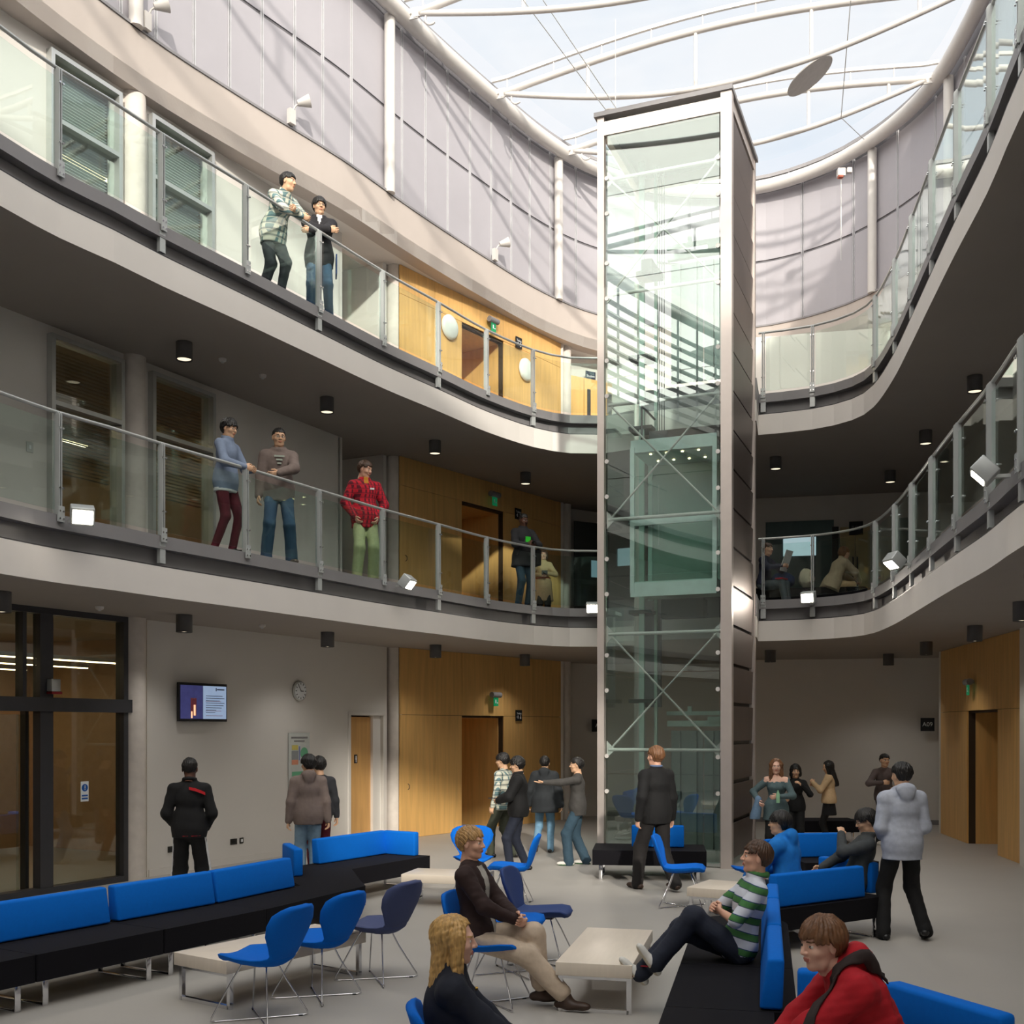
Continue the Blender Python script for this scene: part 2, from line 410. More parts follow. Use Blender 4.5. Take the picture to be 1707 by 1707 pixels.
# ground floor: white wall with the glazed entrance to its left and a door near its right end
g_door = (X(583), X(637), 0, 2.38)
m = MB(); wall_open(m, WL0, WLD, tE, 0, CE0, .2, [g_door], t0=X(245)); struct(m, 'wall_left', WALLP)
m = MB(); wall_open(m, WL0, WLD, X(567), FL1, CE1, .2, [(X(78), X(200), FL1, CE1-.12), (X(247), X(352), FL1, CE1-.12)], t0=tA); struct(m, 'wall_left', WALLP)
m = MB(); wall_open(m, WL0, WLD, X(567), FL2, CE2, .2, [(X(77), X(196), FL2, CE2-.12), (X(246), X(350), FL2, CE2-.12)], t0=tA); struct(m, 'wall_left', WALLP)
for zf, zt in ((FL1, CE1), (FL2, CE2)):      # recess between the wall end and the column
    m = MB(); a = wl(X(567)); nb = Vector((-WLD.y, WLD.x)); m.seg(a, a+nb*2.2, zf, zt, .12)
    m.seg(a+nb*1.1+WLD*.15, wl(tE)+nb*1.1, zf, zt, .12)
    m.seg(wl(tE)+nb*1.1, wl(tE)+nb*.05, zf, zt, .12); struct(m, 'wall_left', WALLP)
    a2 = a+nb*1.03+WLD*.35
    t = thing('door', 'pale timber door in the recess left of the column, %s' % ('first floor' if zf == FL1 else 'top floor'), 'door', (a2.x, a2.y, zf))
    m = MB(); m.seg(a2, a2+WLD*.95, zf, zf+2.2, .05); wpart(m, 'door_leaf', WOODD, t)
    m = MB(); frame_rect(m, a2, WLD, -.06, 1.01, zf, zf+2.3, .06, .1); wpart(m, 'door_frame', ALU, t)
t = thing('toilet_door', 'narrow timber door with small black pictogram near the right end of the white wall', 'door', (wl(X(583)).x, wl(X(583)).y, 0), math.atan2(WLD.y, WLD.x))
Ld = X(637)-X(583)
part(MB().box((Ld*.39, .12, 1.18), (Ld*.76, .05, 2.34)), 'door_leaf', WOODD, t)
m = MB(); m.box((Ld*.88, .1, 1.19), (Ld*.24, .12, 2.38)); m.box((Ld/2, -.01, 2.41), (Ld+.12, .04, .06)); m.box((-.03, -.01, 1.2), (.06, .04, 2.4)); m.box((Ld+.03, -.01, 1.2), (.06, .04, 2.4)); part(m, 'door_frame', WALLP, t)
m = MB(); m.box((Ld*.30, .09, 1.57), (.09, .008, .16)); part(m, 'pictogram_plate', mat('sign_dark', (18, 20, 26), .5), t)
m = MB(); m.cyl((Ld*.30, .085, 1.615), (Ld*.30, .082, 1.615), .013); m.box((Ld*.30, .083, 1.575), (.03, .003, .05)); m.box((Ld*.30, .083, 1.53), (.018, .003, .045)); part(m, 'pictogram', mat('sign_white', (235, 238, 240), .5), t)
struct(MB().seg(LFAR, LBEND, 0, CE2, .2), 'wall_left', WALLP)
# rooms behind the left wall
nb = Vector((-WLD.y, WLD.x))
ROOMW = mat('room_beige', (196, 168, 140), .8)
ROOMD = mat('room_ceiling', (176, 160, 140), .8)
for z0, z1 in ((0, CE0), (FL1, CE1), (FL2, CE2)):
    m = MB(); a = wl(tA)+nb*.15; b = wl(X(415))+nb*.15
    m.seg(a+nb*5, b+nb*5, z0, z1, .1); m.seg(a, a+nb*5, z0, z1, .1); m.seg(b, b+nb*5, z0, z1, .1)
    m.prism([tuple(q) for q in (a, b, b+nb*5, a+nb*5)], z1-.02, z1+.1, mi=1)
    if z0: m.prism([tuple(q) for q in (a, b, b+nb*5, a+nb*5)], z0-.1, z0+.0, mi=2)
    struct(m, 'wall_left', [ROOMW, ROOMD, FLOORM])
    # rooflights of the room: long linear lamps
    for q in range(3):
        c = a+nb*(1.2+1.5*q)+WLD*1.0
        t = thing('linear_lamp', ['nearest', 'middle', 'rearmost'][q]+[' linear ceiling lamp glowing behind the ground floor entrance glazing', ' linear ceiling lamp in the dim first floor room', ' linear ceiling lamp in the top floor room'][0 if z0 == 0 else (1 if z0 == FL1 else 2)], 'lamp', (c.x, c.y, z1-.55))
        mm = MB(); mm.seg(c, c+WLD*6, z1-.55, z1-.49, .09); wpart(mm, 'housing', ALU, t)
        mm = MB(); mm.seg(c, c+WLD*6, z1-.565, z1-.55, .07); wpart(mm, 'diffuser', mat('warm_tube', (255, 226, 176), emit=(6. if z0 < 8 else 3.)), t)
# glazed entrance on the ground floor
fr = mat('entrance_frame_paint', (56, 56, 60), .4)
t = thing('glazed_entrance', 'dark framed full-height glazed entrance screen left of the white wall', 'glazed screen', (wl(X(100)).x, wl(X(100)).y, 0))
m = MB(); tr = 2.42
frame_rect(m, WL0, WLD, tA, X(207), 0, CE0, .08, .16)
for px, w in ((72, .2), (35, .06)): m.seg(wl(X(px)-w/2), wl(X(px)+w/2), 0 if px == 72 else tr, CE0, .14)
m.seg(wl(tA), wl(X(212)), tr-.06, tr+.12, .24)
for px in (60, ): m.seg(wl(X(px)), wl(X(px)+.05), 0, tr, .1, off=.25)
wpart(m, 'frame', fr, t)
m = MB(); m.seg(wl(X(82)), wl(X(203)), .05, tr-.06, .012); m.seg(wl(X(82)), wl(X(203)), tr+.12, CE0-.08, .012); wpart(m, 'glass_pane', WGLASS, t)
m = MB(); m.seg(wl(tA), wl(X(60)), tr+.12, CE0-.08, .012); wpart(m, 'glass_pane', WGLASS, t)
m = MB(); m.seg(wl(tA+.3)+nb*.1, wl(X(40))+nb*.1, .03, tr-.1, .012); wpart(m, 'sliding_leaf', WGLASS, t)
m = MB(); m.seg(wl(X(45))+nb*.2, wl(X(66))+nb*.2, .03, tr-.1, .012); wpart(m, 'sliding_leaf', WGLASS, t)
# louvres glimpsed through the fanlight, and things in the foyer behind
m = MB()
for i in range(9): m.box((wl(-3.3).x+nb.x*1.8, wl(-3.3).y+nb.y*1.8, 2.6+i*.11), (1.8, .1, .02), math.atan2(WLD.y, WLD.x))
tag(m.build('louvre_blind', ALU), 'slatted silver blind behind the top pane of the entrance', 'blind')
t = thing('fire_notice', 'small white sign with blue circle and exclamation mark on entrance glass', 'sign', (*wl(X(140)), 1.0), math.atan2(WLD.y, WLD.x))
c = wl(X(140))-nb*.012
SIGNW = mat('sign_white', (235, 238, 240), .5); BLUES = mat('sign_blue', (20, 90, 170), .5); DARKS = mat('sign_dark', (18, 20, 26), .5)
m = MB().box((0, -.012, .31-.02), (.13, .004, .27)); part(m, 'plate', SIGNW, t)
m = MB().cyl((0, -.014, .34), (0, -.018, .34), .05, n=24); m.box((0, -.016, .235), (.10, .003, .022)); m.box((0, -.016, .195), (.10, .003, .022)); part(m, 'blue_marks', BLUES, t)
m = MB().box((0, -.02, .352), (.012, .003, .045)); m.box((0, -.02, .315), (.012, .003, .012)); part(m, 'exclamation_mark', SIGNW, t)
# windows first and top floor, left wall
BLIND = mat('blind_slats', (168, 160, 146), .6, var=.3, scale=1.0, stretch=(.1, .1, 60))
k = 1
for zf, zt, ops in ((FL1, CE1, ((78, 200), (247, 352))), (FL2, CE2, ((77, 196), (246, 350)))):
    for a0, a1 in ops:
        t0, t1 = X(a0), X(a1)
        m = MB(); frame_rect(m, WL0, WLD, t0, t1, zf, zt-.12, .06, .2, bars=(zf+1.95,)); w = struct(m, 'window_%d' % k, ALU); k += 1
        m = MB(); m.seg(wl(t0+.05), wl(t1-.05), zf+.05, zt-.16, .012); g = m.build('pane', WGLASS); g.parent = w
        m = MB()
        lo = zf+1.25 if zf == FL1 else zf+.1
        z = zt-.25
        while z > (zf+1.1 if zf == FL1 else zf+.08):
            m.seg(wl(t0+.07)+nb*.16, wl(t1-.07)+nb*.16, z-.004, z+.004, .045 if zf == FL1 else .05); z -= .05 if zf == FL1 else .042
        b = m.build('slats', mat('blind_warm', (150, 128, 100), .6) if zf == FL1 else mat('blind_white', (222, 224, 222), .6)); b.parent = w
# columns
COLM = mat('column_paint', (214, 206, 198), .7)
for px, zs in ((222, ((0, CE0), (FL1, CE1), (FL2, CE2))), (654, ((0, CE0), (FL1, CE1), (FL2, CE2)))):
    c = wl(X(px)) if px < 400 else wl(X(655))+WLD*.05
    for z0, z1 in zs:
        r = .175 if px < 400 else .165
        m = MB().cyl((c.x, c.y, z0), (c.x, c.y, z1), r, n=32)
        tag(m.build('column', COLM), 'round cream column %s, %s' % ('between the two left windows' if px < 400 and z0 else ('beside the glazed entrance' if px < 400 else 'where white wall meets the wood wall'), {0: 'ground floor', FL1: 'first floor', FL2: 'top floor'}[z0]), 'column')
for z0, z1 in ((0, CE0), (FL1, CE1), (FL2, CE2)):
    c = Vector((1.27, 26.15)); m = MB().cyl((c.x, c.y, z0), (c.x, c.y, z1), .12, n=24)
    tag(m.build('column', COLM), 'slim cream column at far end of wood wall, %s' % {0: 'ground floor', FL1: 'first floor', FL2: 'top floor'}[z0], 'column')
# wood panelled wall, three storeys, each with a recessed doorway
WW = (WWB-WWA).length; o0, o1 = wwx(770), wwx(840)
nw = Vector((-WWD.y, WWD.x))
DJ = mat('joint_dark', (60, 44, 26), .8)
def panel_wall(nm, a, d, L, z0, z1, op, joints, zj, thick=.03):
    m = MB(); n = Vector((-d.y, d.x))
    wall_open(m, a+n*.035, d, L, z0, z1, .12, [op] if op else [], mi=1)
    xs = sorted({0, L, *joints, *( [op[0], op[1]] if op else [])}); zs = sorted({z0, zj, z1})
    for i in range(len(xs)-1):
        for j in range(len(zs)-1):
            cx, cz = (xs[i]+xs[i+1])/2, (zs[j]+zs[j+1])/2
            if op and op[0] < cx < op[1] and cz < op[3]: continue
            m.seg(a+d*(xs[i]+.004), a+d*(xs[i+1]-.004), zs[j]+.004, zs[j+1]-.004, thick, 0, off=thick/2)
    return struct(m, nm, [WOOD, DJ])
for z0, z1 in ((0, CE0), (FL1, CE1), (FL2, CE2)):
    op = (o0, o1, z0, z0+2.36)
    panel_wall('wall_back', WWA, WWD, WW, z0, z1, op, [wwx(725), wwx(888)], z0+2.4)
    a = WWA+WWD*o0; b = WWA+WWD*o1
    m = MB(); m.seg(a+nw*.15, a+nw*1.6, z0, z0+2.4, .04, 0); m.seg(b+nw*.15, b+nw*1.6, z0, z0+2.4, .04, 0); m.seg(a+nw*1.3-WWD*.1, b+nw*1.3+WWD*.1, z0+.12, z0+2.4, .04, 0)
    m.seg(a+nw*1.27, b+nw*1.27, z0, z0+.12, .04, 1)
    m.prism([tuple(q) for q in (a+nw*.1, b+nw*.1, b+nw*1.6, a+nw*1.6)], z0+2.36, z0+2.44, 0)
    struct(m, 'wall_back', [WOOD, STEELD])
for nm_, px, zz in (('ground floor', 680, 0), ('first floor', 676, FL1)):
    p = WWA+WWD*wwx(px)
    t = thing('cupboard_door_pull', 'tiny dark recessed pull on the wood panel, %s' % nm_, 'door pull', (p.x, p.y, zz+1.0), math.atan2(WWD.y, WWD.x))
    part(MB().tube([(0, -.0, .06), (.012, -.03, .03), (.012, -.03, -.03), (0, 0, -.06)], .006), 'bar', STEELD, t)
# back wall behind the lift, and to its right
for z0, z1, nm in ((0, CE0, 'wall_back'), (FL1, CE1, 'wall_back'), (FL2, CE2, 'wall_back')):
    m = MB()
    for i in range(len(BACKP)-1):
        m.seg(BACKP[i], BACKP[i+1], z0, z1, .15, off=.075)
    m.seg(WWB, BACKP[0], z0, z1, .1)
    m.seg(Vector((9.5, 24.6)), RW0+Vector((.8, .3)), z0, z1, .1); m.seg(RW0+Vector((.8, .3)), RW0, z0, z1, .1)
    struct(m, nm, WALLP)
    m = MB()
    for i in range(3, 4): m.seg(BACKP[i], BACKP[i+1], z0, z0+.1, .015, off=-.01)
    struct(m, 'baseboard_back', STEELG)
struct(MB().seg(wl(X(247)), wl(X(580)), 0, .1, .016, off=-.012), 'baseboard_left', WALLP)
# right wall: wood panels below, painted above
op = None
RWD = (RW1-RW0).normalized(); RL = (RW1-RW0).length
def rwx(px):
    k = (px-CX)/FPX; return (k*RW0.y-RW0.x)/(RWD.x-k*RWD.y)
def rw(t): return RW0+RWD*t
r0, r1 = rwx(1612), rwx(1663)
m = MB()
RN = Vector((-RWD.y, RWD.x))    # points outwards (right)
panel_wall('wall_right', RW0, RWD, RL, 0, CE0, (r0, r1, 0, 2.42), [rwx(1592), rwx(1690)], 2.46)
m = MB(); a, b = rw(r0), rw(r1)
m.seg(a+RN*.15, a+RN*1.2, 0, 2.45, .04); m.seg(b+RN*.15, b+RN*1.2, 0, 2.45, .04); m.seg(a+RN*1.0, b+RN*1.0, .1, 2.45, .04); m.seg(a+RN*.98, b+RN*.98, 0, .1, .04, 1)
struct(m, 'wall_right', [WOOD, STEELD])
struct(MB().seg(RW1, RW2, 0, CE0, .15), 'wall_right', WALLP)
for z0, z1 in ((FL1, CE1), (FL2, CE2)):
    m = MB(); m.seg(RW0, RW1, z0, z1, .15, off=.075); m.seg(RW1, RW2, z0, z1, .15, off=.075); struct(m, 'wall_right', WALLP)
# wall strips at the far right back wall: pale pilaster
# top floor, far left corner: low timber doors below the white wall
a, b = BACKP[0]+Vector((.1, -.1)), BACKP[1]+Vector((.3, -.03)); d = (b-a).normalized()
a = a+Vector((.02, -.12)); b = b+Vector((.02, -.12))
t = thing('timber_doors', 'low run of pale timber doors beside the lift on the top floor', 'doors', (a.x, a.y, FL2))
m = MB(); L = (b-a).length
for i in range(3): m.seg(a+d*(L/3*i+.01), a+d*(L/3*(i+1)-.01), FL2+.01, FL2+2.35, .05)
wpart(m, 'door_leaf', WOOD, t)
m = MB(); m.seg(a+d*.52, a+d*.62, FL2+.9, FL2+2.1, .06); m.seg(a+d*1.15, a+d*1.25, FL2+.9, FL2+2.1, .06); wpart(m, 'vision_panel', STEELD, t)
# ------------------------------------------------------------ cream band, clerestory, ring tube
CLp = [(-8.3, -7), (-8.1, 2), (-7.7, 6.5), (-7.0, 10.6), (-6.2, 13.4), (-5.25, 15.6), (-4.15, 17.4), (-2.93, 19.2), (-1.85, 21.1), (-.55, 23.2), (.75, 25.1), (2.05, 26.4), (3.9, 27.3), (5.9, 27.25), (7.4, 26.2), (8.3, 24.7), (8.75, 22.9), (8.72, 21), (8.45, 18.6), (8.0, 15.5), (7.5, 12), (7.0, 6), (6.9, -7)]
CL = smooth_path(CLp, .45)
m = MB(); m.sweep(CL, [(0, CE2), (0, BT), (.3, BT), (.3, CE2)], smooth=False)
struct(m, 'trim_5', mat('warm_plaster', (186, 176, 169), .8, var=.02, scale=2))
m = MB(); m.sweep(CL, [(-.02, BT-.0), (-.02, BT+.04), (.1, BT+.04), (.1, BT-.0)]); struct(m, 'trim_6', STEELG)
outp = BIG
struct(MB().prism([tuple(p) for p in CL+outp[::-1]], CE2+.001, CE2+.25), 'ceiling', PLASTER)
iG = next(i for i, q in enumerate(CL) if q.y > 8.5); CLv = CL[iG:]; CLg = CL[:iG+1]; dG = plen(CLg)
struct(MB().sweep(CLv, [(.32, BT), (.32, RT+.4), (.4, RT+.4), (.4, BT)]), 'wall_clerestory', PLASTER)
m = MB()                                   # clear louvred glazing on the left, out of frame, mirrored in the lift
for i in range(9): m.sweep(CLg, [(.06, BT+.35*i), (.06, BT+.35*i+.05), (.22, BT+.35*i+.05), (.22, BT+.35*i)])
struct(m, 'window_9', STEELG); struct(MB().sweep(CLg, [(.24, BT), (.24, RT+.3), (.25, RT+.3), (.25, BT)]), 'window_10', RGLASS)
PANEL = mat('clerestory_panel', (166, 163, 169), .55, var=.03, scale=1.5)
mull_px = [-40, 60, 150, 210, 268, 331, 390, 444, 498, 545, 593, 677, 716, 753, 790, 825, 858, 889, 923, 965, 1010]
ds = [near_px(CL, p) for p in mull_px]; ds = [d for d in ds if d is not None]
dR0 = None
# right-hand part mullions at regular spacing
last = ds[-1]; tot = plen(CL)
gap = 1.15
x = ds[0]-gap
pre = []
while x > 0: pre.append(x); x -= gap
ds = pre[::-1]+ds; x = last+1.0
while x < tot: ds.append(x); x += 1.35
for lo, hi, nm in ((BT+.04, 13.56, 'window_5'), (13.6, RT-.05, 'window_6')):
    m = MB()
    for i in range(len(ds)-1):
        d0, d1 = ds[i]+.035, ds[i+1]-.035
        if d0 < dG: continue
        pts = [along(CL, d0+(d1-d0)*j/3)[0] for j in range(4)]
        m.sweep(pts, [(.10, lo+.01), (.10, hi-.01), (.13, hi-.01), (.13, lo+.01)])
    struct(m, nm, PANEL)
m = MB()
for d in ds:
    p, h = along(CL, d)
    for e in (-.022, .022):
        q, _ = along(CL, d+e); n = Vector((-h.y, h.x)); c = q+n*.115; m.box((c.x, c.y, (BT+RT)/2), (.016, .05, RT-BT), math.atan2(h.y, h.x))
struct(m, 'trim_7', mat('mullion_paint', (190, 190, 194), .5))
m = MB(); m.sweep(CLv, [(.12, BT), (.12, RT+.3), (.3, RT+.3), (.3, BT)]); struct(m, 'wall_clerestory', mat('joint_grey', (110, 108, 112), .7))
CT = inset(CL, -.16)
m = MB(); m.tube([(p.x, p.y, RT) for p in CT], .15, 16)
tag(m.build('ring_beam', WHITEM), 'thick white tube running round the edge of the glass roof', 'beam')
m = MB(); m.sweep(CL, [(-.12, RT+.22), (-.12, RT+.3), (-.04, RT+.3), (-.04, RT+.22)])
d = .3
while d < tot:
    p, h = along(CL, d); n = Vector((-h.y, h.x)); c = p-n*.1; m.cyl((c.x, c.y, RT+.1), (c.x, c.y, RT+.24), .018, n=6); d += 1.2
tag(m.build('gutter_rail', STEELG), 'thin grey edge rail standing on the white ring tube', 'rail')
# slender white columns of the clerestory
for px, lab in ((225, 'leftmost, behind the first spotlight'), (648, 'above the round column of the top floor'), (930, 'just left of the lift'), (1455, 'on the sunlit right-hand side'), (1583, 'at the far right under the big joint')):
    if px < 1200: d = near_px(CL, px)
    else:
        d = None; acc = 0
        for i in range(len(CL)-1):
            a, b = CL[i], CL[i+1]; L = (b-a).length
            if a.x > 4.5 and a.y > 12:
                fa = a.x*FPX-(px-CX)*a.y; fb = b.x*FPX-(px-CX)*b.y
                if fa*fb <= 0: d = acc+L*abs(fa)/(abs(fa)+abs(fb)); break
            acc += L
    p, h = along(CL, d); n = Vector((-h.y, h.x)); c = p-n*.02
    m = MB().cyl((c.x, c.y, BT), (c.x, c.y, RT-.1), .1, n=20)
    tag(m.build('clerestory_column', WHITEM), 'slender white steel column against the grey panels, '+lab, 'column')
# ------------------------------------------------------------ roof trusses
def truss(A, B, lab, hi=.35, lo=.62, posts=(.22, .45, .68, .88)):
    A = Vector(A); B = Vector(B); t = thing('roof_truss', lab, 'roof truss', (A.x, A.y, RT), group=None)
    def P(u, dz): q = A.lerp(B, u); return (q.x, q.y, RT+dz)
    n = 28
    up = [P(.03+.94*i/n, .0+hi*math.sin(math.pi*i/n)) for i in range(n+1)]; dn = [P(.03+.94*i/n, -.02-lo*math.sin(math.pi*i/n)) for i in range(n+1)]
    wpart(MB().tube(up, .07, 10), 'top_chord', WHITEM, t); wpart(MB().tube(dn, .055, 10), 'bottom_chord', WHITEM, t)
    for u in posts:
        i = (u-.03)/.94; wpart(MB().cyl(P(u, hi*math.sin(math.pi*i)), P(u, -lo*math.sin(math.pi*i)), .035, n=10), 'strut', WHITEM, t)
    d = (B-A).normalized(); a = math.atan2(d.y, d.x)
    m = MB()
    for k in range(n):
        u0, u1 = k/n, (k+1)/n; f = lambda u: .3+hi*math.sin(math.pi*min(1, max(0, (u-.03)/.94)))
        p, q = P(u0, f(u0)), P(u1, f(u1)); v = Vector(q)-Vector(p); c = (Vector(p)+Vector(q))/2
        R = v.to_track_quat('X', 'Z').to_matrix(); m.box(c, (v.length+.004, .06, .07), M=R)
        if k % 3 == 1: m.cyl(P(u0, f(u0)-.26), P(u0, f(u0)), .014, n=6)
    wpart(m, 'glazing_rail', WHITEM, t)
    for s_, E in ((1, A), (-1, B)):
        m = MB(); c = E+d*s_*.14
        m.box((c.x, c.y, RT), (.3, .03, .2), a); m.box((c.x+d.x*s_*.2, c.y+d.y*s_*.2, RT), (.28, .05, .16), a); m.cyl((c.x-.03*d.y*2, c.y+.03*d.x*2, RT), (c.x+.03*d.y*2, c.y-.03*d.x*2, RT), .03)
        wpart(m, 'end_bracket', WHITEM, t)
    if True:
        c = A+d*.55; r = .12
        m = MB(); m.tube([(c.x+math.cos(q)*r*d.x, c.y+math.cos(q)*r*d.y, RT-.16+math.sin(q)*r) for q in np.linspace(.3, 2*math.pi-.9, 16)], .02, 8); wpart(m, 'cable_loop', WHITEM, t)
    return t
def onring(px, lohi='L'):
    best = None
    for p in CT:
        if lohi == 'L' and p.x > 3.9: continue
        if lohi == 'R' and p.x < 6: continue
        if p.y < 3: continue
        x = CX+p.x*FPX/p.y; 
        if best is None or abs(x-px) < best[0]: best = (abs(x-px), p)
    return best[1]
LA, LB, LC = onring(663), onring(818), onring(938)
RC = onring(1563, 'R')
TD = (RC-LC).normalized()
def hitright(p, d):
    t = 3
    best = min(CT, key=lambda q: 1e9 if (q.x < 5 or q.y > 23.5) else abs((q-p).x*d.y-(q-p).y*d.x)); return best
RB = hitright(LB, TD); RA = hitright(LA, Vector((TD.x, TD.y-.02)))
truss(LC, RC, 'farthest white bowed roof truss, passing just above the lift')
truss(LB, RB, 'middle white bowed roof truss crossing the glass roof', .38, .75)
truss(LA, RA, 'nearest white bowed roof truss at the top edge of the picture', .38, .75)
for i, (px0, yy) in enumerate(((-7.2, 10.3), (-7.9, 5))):
    P0 = min(CT, key=lambda q: 1e9 if q.x > 0 else abs(q.y-(14 if i == 0 else 8))); truss(P0, hitright(P0, TD), 'roof truss out of frame overhead' if i else 'roof truss overhead beyond the top of the frame', .38, .75)
# glass roof
rg = MB(); rg.prism([tuple(p) for p in CT], RT+.62, RT+.64); struct(rg, 'ceiling', RGLASS)
# cables
def cable(a, b, lab): tag(MB().cyl(a, b, .009, n=5).build('cable', ALU), lab, 'cable')
def pt(px, py, h): x, y = at(px, py, h); return (x, y, h)
cable(pt(872, 0, 14.9), pt(1012, 186, 14.2), 'thin steel cable left of the lift under the glass roof')
cable(pt(905, 0, 15.1), pt(1035, 192, 14.0), 'second thin steel cable beside the first, ending at the small disc')
cable(pt(1418, 0, 15.2), pt(1402, 196, 14.6), 'thin cable hanging by the strut right of the lift')
cable(pt(1402, 196, 14.6), pt(1440, 232, 15.1), 'short thin cable running down to the right of the ring tube')
# hanging reflector discs
def disc(p, r, ang, ap, lab):
    d = Vector((p[0], p[1], p[2]-CAMH)).normalized(); a = Vector((math.cos(ang), 0, math.sin(ang))); a = (a-d*a.dot(d)).normalized(); c = d.cross(a).normalized()
    b = (d*math.sqrt(1-ap*ap)+c*ap).normalized(); n = a.cross(b).normalized(); M = Matrix((a, b, n)).transposed()
    t = thing('reflector_disc', lab, 'reflector disc', p)
    part(MB().lathe((0, 0, 0), [(r*.98, -.012), (r, 0), (r*.98, .012)], 40, M=M), 'disc', mat('disc_grey', (170, 166, 162), .5), t)
    part(MB().cyl((0, 0, 0), (0, 0, RT+.5-p[2]), .004, n=5), 'hanger', ALU, t)
disc(pt(1350, 127, 14.95), .50, R_(41), .36, 'tilted pale round reflector disc hanging right of the lift top')
disc(pt(1026, 188, 14.0), .22, R_(-8), .3, 'small flat reflector disc seen above the lift top left corner')
# ------------------------------------------------------------ rear facade behind the camera (seen in the lift glass)
m = MB(); m.seg((-20, -7), (-20, 33), 0, 16, .2); m.seg((-20, 33), (20, 33), 0, 16, .2); m.seg((20, 33), (20, -7), 0, 16, .2); struct(m, 'wall_outer', WALLP)  # unseen shell added round the building to stop sky light leaking in
m = MB(); m.box((-13.5, -7.2, 8), (13, .3, 16)); m.box((13.5, -7.2, 8), (13, .3, 16)); struct(m, 'wall_rear', WALLP)
m = MB(); m.box((-1, -7.2, 4.1), (18, .3, 8.2)); m.box((-1, -7.2, 14.1), (18, .3, 3.6)); m.box((-4.7, -7.2, 10.2), (10.8, .3, 4.2)); struct(m, 'wall_rear', WALLP)  # unseen; solid parts shaped to limit where the sun comes through
m = MB()
for i in range(9): m.box((-1, -7.1, 8.4+i*.45), (18, .12, .05))
for i in range(8): m.box((-8.5+i*2.4, -7.1, 10.2), (.08, .14, 4.0))
struct(m, 'window_7', STEELG)
struct(MB().box((-1, -7.25, 10.2), (18, .02, 4.2)), 'window_8', RGLASS)

struct(MB().box((-1, -5.2, RT+.75), (20, 4.4, .15)), 'ceiling', WALLP)  # unseen opaque roof part, added to keep sun off the nearer fascias
# ================================================================ the lift
A_, B_ = Vector((3.29, 17.0)), Vector((1.43, 17.74))
fu = (A_-B_).normalized(); LW = (A_-B_).length            # along the front, left to right
fv = Vector((-fu.y, fu.x)); LD = 2.2; LT = 11.88           # into the depth
def lf(u, v, z=None):
    p = B_+fu*u+fv*v
    return (p.x, p.y) if z is None else (p.x, p.y, z)
LA_ = math.atan2(fu.y, fu.x)
LFR = mat('lift_frame_metal', (208, 198, 192), .35, .45, var=.02)
LPAN = mat('lift_side_panel', (112, 102, 98), .42, .6, var=.05, scale=2)
LDK = mat('lift_dark_metal', (44, 52, 50), .5, .2)
LST = mat('lift_landing_steel', (150, 160, 156), .3, .7)
LIN = mat('lift_inner_steel', (176, 196, 186), .45, .2)
t = thing('lift_shaft', 'tall free-standing glass lift shaft in pale metal frame at centre', 'lift shaft', (B_.x, B_.y, 0), LA_)
# local: x along the front, y into the depth
m = MB().box((.0, .0, LT/2), (.11, .11, LT)); part(m, 'corner_post', LFR, t)
part(MB().box((LW, .0, LT/2), (.17, .14, LT)), 'corner_post', LFR, t)
part(MB().box((LW, LD, LT/2), (.13, .13, LT)), 'corner_post', LFR, t)
part(MB().box((0, LD, LT/2), (.11, .11, LT)), 'corner_post', LFR, t)
m = MB(); m.box((LW/2, 0, LT-.2), (LW, .1, .22)); part(m, 'top_beam', LFR, t)
m = MB(); m.box((LW/2, LD/2, LT+.02), (LW+.2, LD+.2, .07)); part(m, 'roof_plate', STEELG, t)
m = MB(); m.box((LW, LD/2, LT-.1), (.12, LD, .2)); m.box((0, LD/2, LT-.1), (.1, LD, .2)); m.box((LW/2, LD, LT-.1), (LW, .1, .2)); part(m, 'roof_frame', LFR, t)
edges = [0.05]+[.62+1.22*i for i in range(9)]+[LT-.3]
lv = [0.06, 1.42, 3.02, 4.55, 6.10, 7.7, 9.25, 10.6, LT-.32]
for i in range(len(lv)-1):
    part(MB().box((LW/2, -.035, (lv[i]+lv[i+1])/2), (LW-.22, .014, lv[i+1]-lv[i]-.012)), 'front_glass', LGLASS, t)
    part(MB().box((.0, LD/2, (lv[i]+lv[i+1])/2), (.012, LD-.15, lv[i+1]-lv[i]-.012)), 'side_glass', LGLASS, t)
n = 19
for i in range(n):
    z0, z1 = .08+i*(LT-.3)/n, .08+(i+1)*(LT-.3)/n
    part(MB().box((LW+.02, LD/2, (z0+z1)/2), (.03, LD-.2, z1-z0-.06), M=Matrix.Rotation(math.radians(2.2), 3, 'Y')), 'side_panel', LPAN, t)
part(MB().box((LW-.03, LD/2, LT/2), (.02, LD-.2, LT-.2)), 'side_backing', BLACKM, t)
for z in (1.8, 3.64, 5.47, 7.3, 9.06, 10.9):
    m = MB().cyl((.1, .06, z), (LW-.1, .06, z), .028, n=12)
    for x, s_ in ((.07, 1), (LW-.1, -1)):
        m.add([(x, .05, z-.14), (x, .05, z+.14), (x+.11*s_, .05, z+.03), (x+.11*s_, .05, z-.03), (x, .07, z-.14), (x, .07, z+.14), (x+.11*s_, .07, z+.03), (x+.11*s_, .07, z-.03)], [(0, 1, 2, 3), (7, 6, 5, 4), (0, 4, 5, 1), (1, 5, 6, 2), (2, 6, 7, 3), (3, 7, 4, 0)])
    part(m, 'cross_tube', WHITEM, t)
for z0, z1 in ((1.8, 3.64), (5.47, 7.3), (9.06, 10.9)):
    for a, b in (((.12, z0), (LW-.14, z1)), ((.12, z1), (LW-.14, z0))):
        part(MB().cyl((a[0], .06, a[1]), (b[0], .06, b[1]), .016, n=8), 'brace_rod', WHITEM, t)
